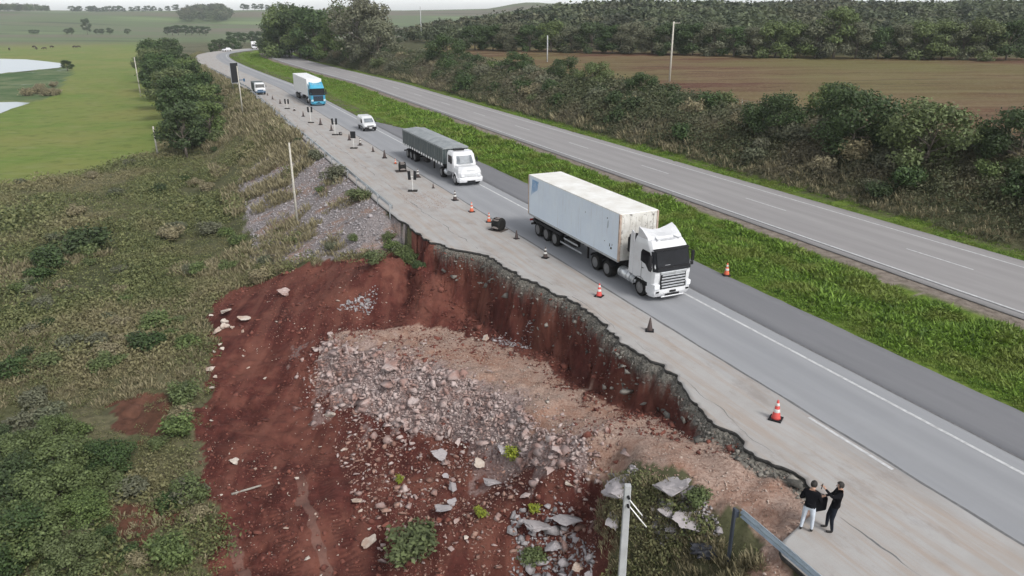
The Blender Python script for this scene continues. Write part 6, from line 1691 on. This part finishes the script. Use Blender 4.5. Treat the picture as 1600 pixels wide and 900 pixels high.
# ================================================================== skinned figures
def skin_mesh(name, pts, edges, radii, sub=2, root=0):
    me = bpy.data.meshes.new(name); me.from_pydata([Vector(p) for p in pts], edges, [])
    o = bpy.data.objects.new(name, me); COL.objects.link(o)
    sk = o.modifiers.new('s', 'SKIN'); sk.use_smooth_shade = True
    for i, r_ in enumerate(radii):
        v = me.skin_vertices[0].data[i]; rr = r_ if isinstance(r_, tuple) else (r_, r_); v.radius = rr; v.use_root = (i == root)
    sb = o.modifiers.new('b', 'SUBSURF'); sb.levels = sub; sb.render_levels = sub
    dg = bpy.context.evaluated_depsgraph_get(); m2 = bpy.data.meshes.new_from_object(o.evaluated_get(dg))
    bpy.data.objects.remove(o); m2.name = name
    return m2
def person(x, y, rz, label, J, top, legs, cap=False, H=1.78, shoe_c='shoe'):
    """J: joints in metres, local +y is the direction faced"""
    P, Ed, Rd = [], [], []
    def add(p, r_, par=None):
        P.append(p); Rd.append(r_)
        if par is not None: Ed.append((par, len(P) - 1))
        return len(P) - 1
    pel = add(J['pelvis'], (.155, .115)); wa = add(J['waist'], (.145, .11), pel); ch = add(J['chest'], (.175, .125), wa); nk0 = add(J['neck'], (.07, .07), ch)
    hd0 = add(J['head0'], (.065, .07), nk0); hd1 = add(J['head1'], (.082, .098), hd0); hd2 = add(J['head2'], (.075, .09), hd1)
    for s in ('L', 'R'):
        sh = add(J['sh' + s], .085, ch); el = add(J['el' + s], .058, sh); wr = add(J['wr' + s], .036, el)
        d = (Vector(J['wr' + s]) - Vector(J['el' + s])).normalized(); up = Vector((0, 0, 1)) if abs(d.z) < .8 else Vector((0, 1, 0))
        sd = d.cross(up).normalized(); palm = add(tuple(Vector(J['wr' + s]) + d * .075), (.038, .024), wr)
        for k, (off, ln) in enumerate(((-.028, .065), (-.010, .078), (.010, .074), (.028, .058))):
            p0 = Vector(J['wr' + s]) + d * .11 + sd * off; a = add(tuple(p0), .0105, palm)
            c_ = add(tuple(p0 + d * ln * .5 + d.cross(sd) * .012), .0095, a); add(tuple(p0 + d * ln * .85 + d.cross(sd) * .035), .008, c_)
        a = add(tuple(Vector(J['wr' + s]) + d * .05 + sd * .045), .012, palm); add(tuple(Vector(J['wr' + s]) + d * .09 + sd * .065), .010, a)
        hp = add(J['hip' + s], .098, pel); kn = add(J['kn' + s], .068, hp); an_ = add(J['an' + s], .046, kn)
        f = Vector(J.get('ft' + s, (0, 1, 0))).normalized(); he = add(tuple(Vector(J['an' + s]) + Vector((0, 0, -.055))), (.045, .04), an_); add(tuple(Vector(J['an' + s]) + f * .17 + Vector((0, 0, -.065))), (.042, .028), he)
    me = skin_mesh('body', P, Ed, Rd)
    for mt in (M[top], M[legs], M['skin'], M[shoe_c]): me.materials.append(mt)
    pz = J['pelvis'][2] - .02; nz = J['neck'][2] + .005
    hands = [Vector(J['wr' + s]) for s in 'LR']; els = [Vector(J['el' + s]) for s in 'LR']
    kk = [Vector(J['kn' + s]) for s in 'LR']; aa = [Vector(J['an' + s]) for s in 'LR']
    for p in me.polygons:
        c = p.center; mi = 0
        if c.z < pz: mi = 1
        if c.z < min(a.z for a in aa) + .03: mi = 3
        if c.z > nz and (c - Vector(J['head1'])).length < .24: mi = 2
        for w_, e_ in zip(hands, els):
            dd = (w_ - e_).normalized()
            if (c - w_).dot(dd) > -.01 and (c - w_).length < .26: mi = 2
            elif (c - w_).length < .20 or (c - e_).length < .16 or abs((c - e_).cross(dd).length) < .07 and 0 < (c - e_).dot(dd) < (w_ - e_).length:
                if mi != 2: mi = 0
        p.material_index = mi
    e = empty('person', (x, y, .004), rz, label, 'person')
    link_mesh('body', me, None, e)
    h1 = Vector(J['head1'])
    ax = (Vector(J['head2']) - Vector(J['head0'])).normalized()
    mb = MB(); b = bmesh.new(); bmesh.ops.create_uvsphere(b, u_segments=16, v_segments=12, radius=.112)
    for v in list(b.verts):
        if v.co.y > .045 and v.co.z < .05 or v.co.z < -.06: b.verts.remove(v)
    for v in b.verts: v.co = Vector((v.co.x * .88, v.co.y * 1.05, v.co.z * 1.08)) + h1 + ax * .025
    for f in b.faces: f.smooth = True
    mb._merge(b)
    if cap: mb.box(tuple(h1 + Vector((0, .13, .06))), (.15, .12, .018), .008)
    mb.build('cap' if cap else 'hair', M['black_plastic' if cap else 'hair'], e)
    # face
    f0 = h1 + Vector((0, .098, 0))
    mb = MB(); mb.cyl(tuple(f0 + Vector((0, -.01, .015))), tuple(f0 + Vector((0, .022, -.022))), .008, .015, seg=8); mb.build('nose', M['skin'], e)
    mb = MB()
    for s in (-1, 1): mb.box(tuple(f0 + Vector((s * .032, -.012, .022))), (.028, .012, .012), .004)
    mb.build('eyes', M['hair'], e)
    mb = MB(); mb.box(tuple(f0 + Vector((0, -.010, -.055))), (.05, .012, .01), .003); mb.build('mouth', M['cone_dark'], e)
    for s in (-1, 1): mb = MB(); mb.box(tuple(h1 + Vector((s * .083, -.005, -.005))), (.018, .035, .06), .008); mb.build('ear', M['skin'], e)
    mb = MB(); c0 = J['waist']; mb.lathe([(.150, -.14), (.165, -.10), (.160, -.02), (.150, .0)], (c0[0], c0[1], c0[2] - .02), 'Z', 18)
    for v in mb.bm.verts: v.co.y = c0[1] + (v.co.y - c0[1]) * .80
    mb.build('jacket_hem', M[top], e)
    return e
# man on the right, camera side turned, raising a phone in one hand and a bag in the other
x, y = at_z(1297, 829, 0)
Jr = dict(pelvis=(0, 0, .93), waist=(0, -.03, 1.08), chest=(0, -.07, 1.32), neck=(0, -.09, 1.50), head0=(0, -.08, 1.55), head1=(0, -.06, 1.65), head2=(0, -.055, 1.71),
          shL=(-.20, -.08, 1.41), elL=(-.27, .16, 1.38), wrL=(-.14, .36, 1.55), shR=(.20, -.08, 1.41), elR=(.27, .02, 1.17), wrR=(.20, .26, 1.10),
          hipL=(-.10, 0, .88), knL=(-.12, .04, .48), anL=(-.12, -.02, .10), hipR=(.10, 0, .88), knR=(.13, .10, .48), anR=(.13, .10, .10))
face_r = math.atan2(-1.0, -.15)      # looks towards the pit (camera left)
PR = person(x, y, math.atan2(.25, -1.0) - math.pi / 2, 'person in black with dark jeans raising a phone, holding a black bag', Jr, 'jacket', 'jeans_dark')
def world_of(e, p):
    c, s = math.cos(e.rotation_euler.z), math.sin(e.rotation_euler.z); return Vector((e.location.x + p[0] * c - p[1] * s, e.location.y + p[0] * s + p[1] * c, e.location.z + p[2]))
w = world_of(PR, (-.12, .47, 1.62))
mb = MB(); mb.box((0, 0, 0), (.085, .02, .17), .006); o = mb.build('phone', M['black_plastic']); o.location = w; o.rotation_euler = (R(15), R(50), PR.rotation_euler.z)
tag(o, 'black phone held up by the person in dark jeans', 'phone')
w = world_of(PR, (.18, .40, .80)); BG = empty('shoulder_bag', tuple(w), PR.rotation_euler.z + .5, 'black bag hanging from the hand of the person in dark jeans', 'bag')
mb = MB(); mb.box((0, 0, 0), (.20, .46, .48), .05); mb.box((.09, 0, -.06), (.06, .34, .28), .025); mb.build('bag_body', M['jacket'], BG)
mb = MB(); mb.tube([(0, -.16, .22), (0, -.10, .32), (0, .0, .35), (0, .10, .32), (0, .16, .22)], .014); mb.build('strap', M['black_plastic'], BG)
x, y = at_z(1259, 829, 0)
Jl = dict(pelvis=(0, 0, .92), waist=(0, .01, 1.07), chest=(0, .02, 1.30), neck=(0, .03, 1.48), head0=(0, .05, 1.53), head1=(0, .09, 1.62), head2=(0, .10, 1.68),
          shL=(-.20, .02, 1.39), elL=(-.29, -.03, 1.12), wrL=(-.16, .19, 1.10), shR=(.20, .02, 1.39), elR=(.28, .04, 1.13), wrR=(.13, .25, 1.17),
          hipL=(-.10, 0, .87), knL=(-.13, .03, .47), anL=(-.15, -.05, .10), hipR=(.10, 0, .87), knR=(.13, .04, .47), anR=(.15, .02, .10))
PL = person(x, y, R(-35), 'person in a black jacket and pale jeans looking down at a paper', Jl, 'jacket', 'jeans_light')
w = world_of(PL, (0, .34, 1.20)); mb = MB(); mb.box((0, 0, 0), (.20, .15, .012), .003); o = mb.build('paper_sheet', M['paper']); o.location = w; o.rotation_euler = (R(35), 0, PL.rotation_euler.z)
tag(o, 'small white paper held by the person in pale jeans', 'paper')

# cattle in the far pasture
cm = skin_mesh('cow', [(0, -.75, 1.05), (0, 0, 1.0), (0, .65, 1.05), (0, 1.0, .95), (0, 1.3, .55), (0, 1.5, .42),
                       (-.2, -.7, .85), (-.2, -.62, .62), (-.2, -.75, .36), (-.2, -.73, .04), (.2, -.7, .85), (.2, -.62, .62), (.2, -.75, .36), (.2, -.73, .04),
                       (-.2, .55, .75), (-.2, .56, .4), (-.2, .56, .04), (.2, .55, .75), (.2, .56, .4), (.2, .56, .04), (0, -1.0, 1.05), (0, -1.05, .5), (-.16, 1.15, .78), (.16, 1.15, .78)],
               [(0, 1), (1, 2), (2, 3), (3, 4), (4, 5), (0, 6), (6, 7), (7, 8), (8, 9), (0, 10), (10, 11), (11, 12), (12, 13), (2, 14), (14, 15), (15, 16), (2, 17), (17, 18), (18, 19), (0, 20), (20, 21), (3, 22), (3, 23)],
               [(.34, .32), (.38, .36), (.33, .34), (.17, .2), (.13, .14), (.08, .08), .16, .11, .06, .05, .16, .11, .06, .05, .12, .07, .05, .12, .07, .05, .03, .03, .04, .04], sub=1, root=1)
cm.materials.append(simple('cow_hide', (.05, .035, .028), .8, var=.4))
for px, py, lb in [(15, 79, 'dark cow grazing at the far left of the herd'), (54, 75.5, 'dark cow second from the left in the herd'), (57, 78, 'dark cow just in front of the second one'), (70, 78, 'dark cow in the middle of the herd'), (81, 75.5, 'dark cow at the right of the small herd'), (117, 75.5, 'dark cow lying apart at the left of the far pair'), (123, 75.5, 'dark cow apart to the right of the herd')]:
    x, y = at_z(px, py, -6); o = link_mesh('cow', cm); o.location = (x, y, gz(x, y)); o.rotation_euler = (0, 0, random.random() * 6.28); o.scale = (1.25,) * 3
    tag(o, lb, 'cow', 'cattle grazing in the pasture')
# black plastic scrap and wooden stake
x, y = pix(1105, 862)
mb = MB(); q = np.random.default_rng(5); b = bmesh.new(); bmesh.ops.create_icosphere(b, subdivisions=3, radius=1)
for v in b.verts:
    v.co *= .8 + .5 * float(fbm(np.array([v.co.x * 3 + 5]), np.array([v.co.y * 3 + v.co.z * 2]), 1.0, 3, 7)[0]); v.co *= (.75 + .5 * abs(math.sin(v.co.x * 7 + v.co.y * 5))); v.co.z *= .22; v.co.x *= .55; v.co.y *= .36
mb._merge(b); o = mb.build('plastic_heap', simple('black_sheet', (.03, .032, .04), .35)); o.location = (x, y, gz(x, y) + .08)
tag(o, 'crumpled black plastic lying in the grass below the guardrail end', 'plastic sheet')
x, y = pix(385, 765); mb = MB(); mb.cyl((-.7, 0, .06), (.7, 0, .10), .06, .045, seg=8); o = mb.build('log', M['bark_pale']); o.location = (x, y, gz(x, y)); o.rotation_euler = (0, 0, R(28))
tag(o, 'short pale log lying on the left of the red floor', 'log')
for ob in list(bpy.data.objects):
    if ob.name.startswith('t.') and ob.type == 'FONT': bpy.data.objects.remove(ob)

# ================================================================== haze
mb = MB(); mb.box((0, 0, 0), (1, 1, 1))
hz = mb.build('haze'); hz.scale = (6400, 4800, 75); hz.location = (-100, 900, 75 / 2 - 9.5)
m = bpy.data.materials.new('haze'); m.use_nodes = True; N, L = m.node_tree.nodes, m.node_tree.links
for n_ in list(N):
    if n_.type == 'BSDF_PRINCIPLED': N.remove(n_)
pv = N.new('ShaderNodeVolumePrincipled'); pv.inputs['Color'].default_value = (0.86, 0.93, 0.99, 1); pv.inputs['Density'].default_value = 0.00015
L.new(pv.outputs[0], [x for x in N if x.type == 'OUTPUT_MATERIAL'][0].inputs['Volume'])
hz.data.materials.append(m)
tag(hz, 'thin pale air haze over the whole valley', 'haze', kind='stuff')
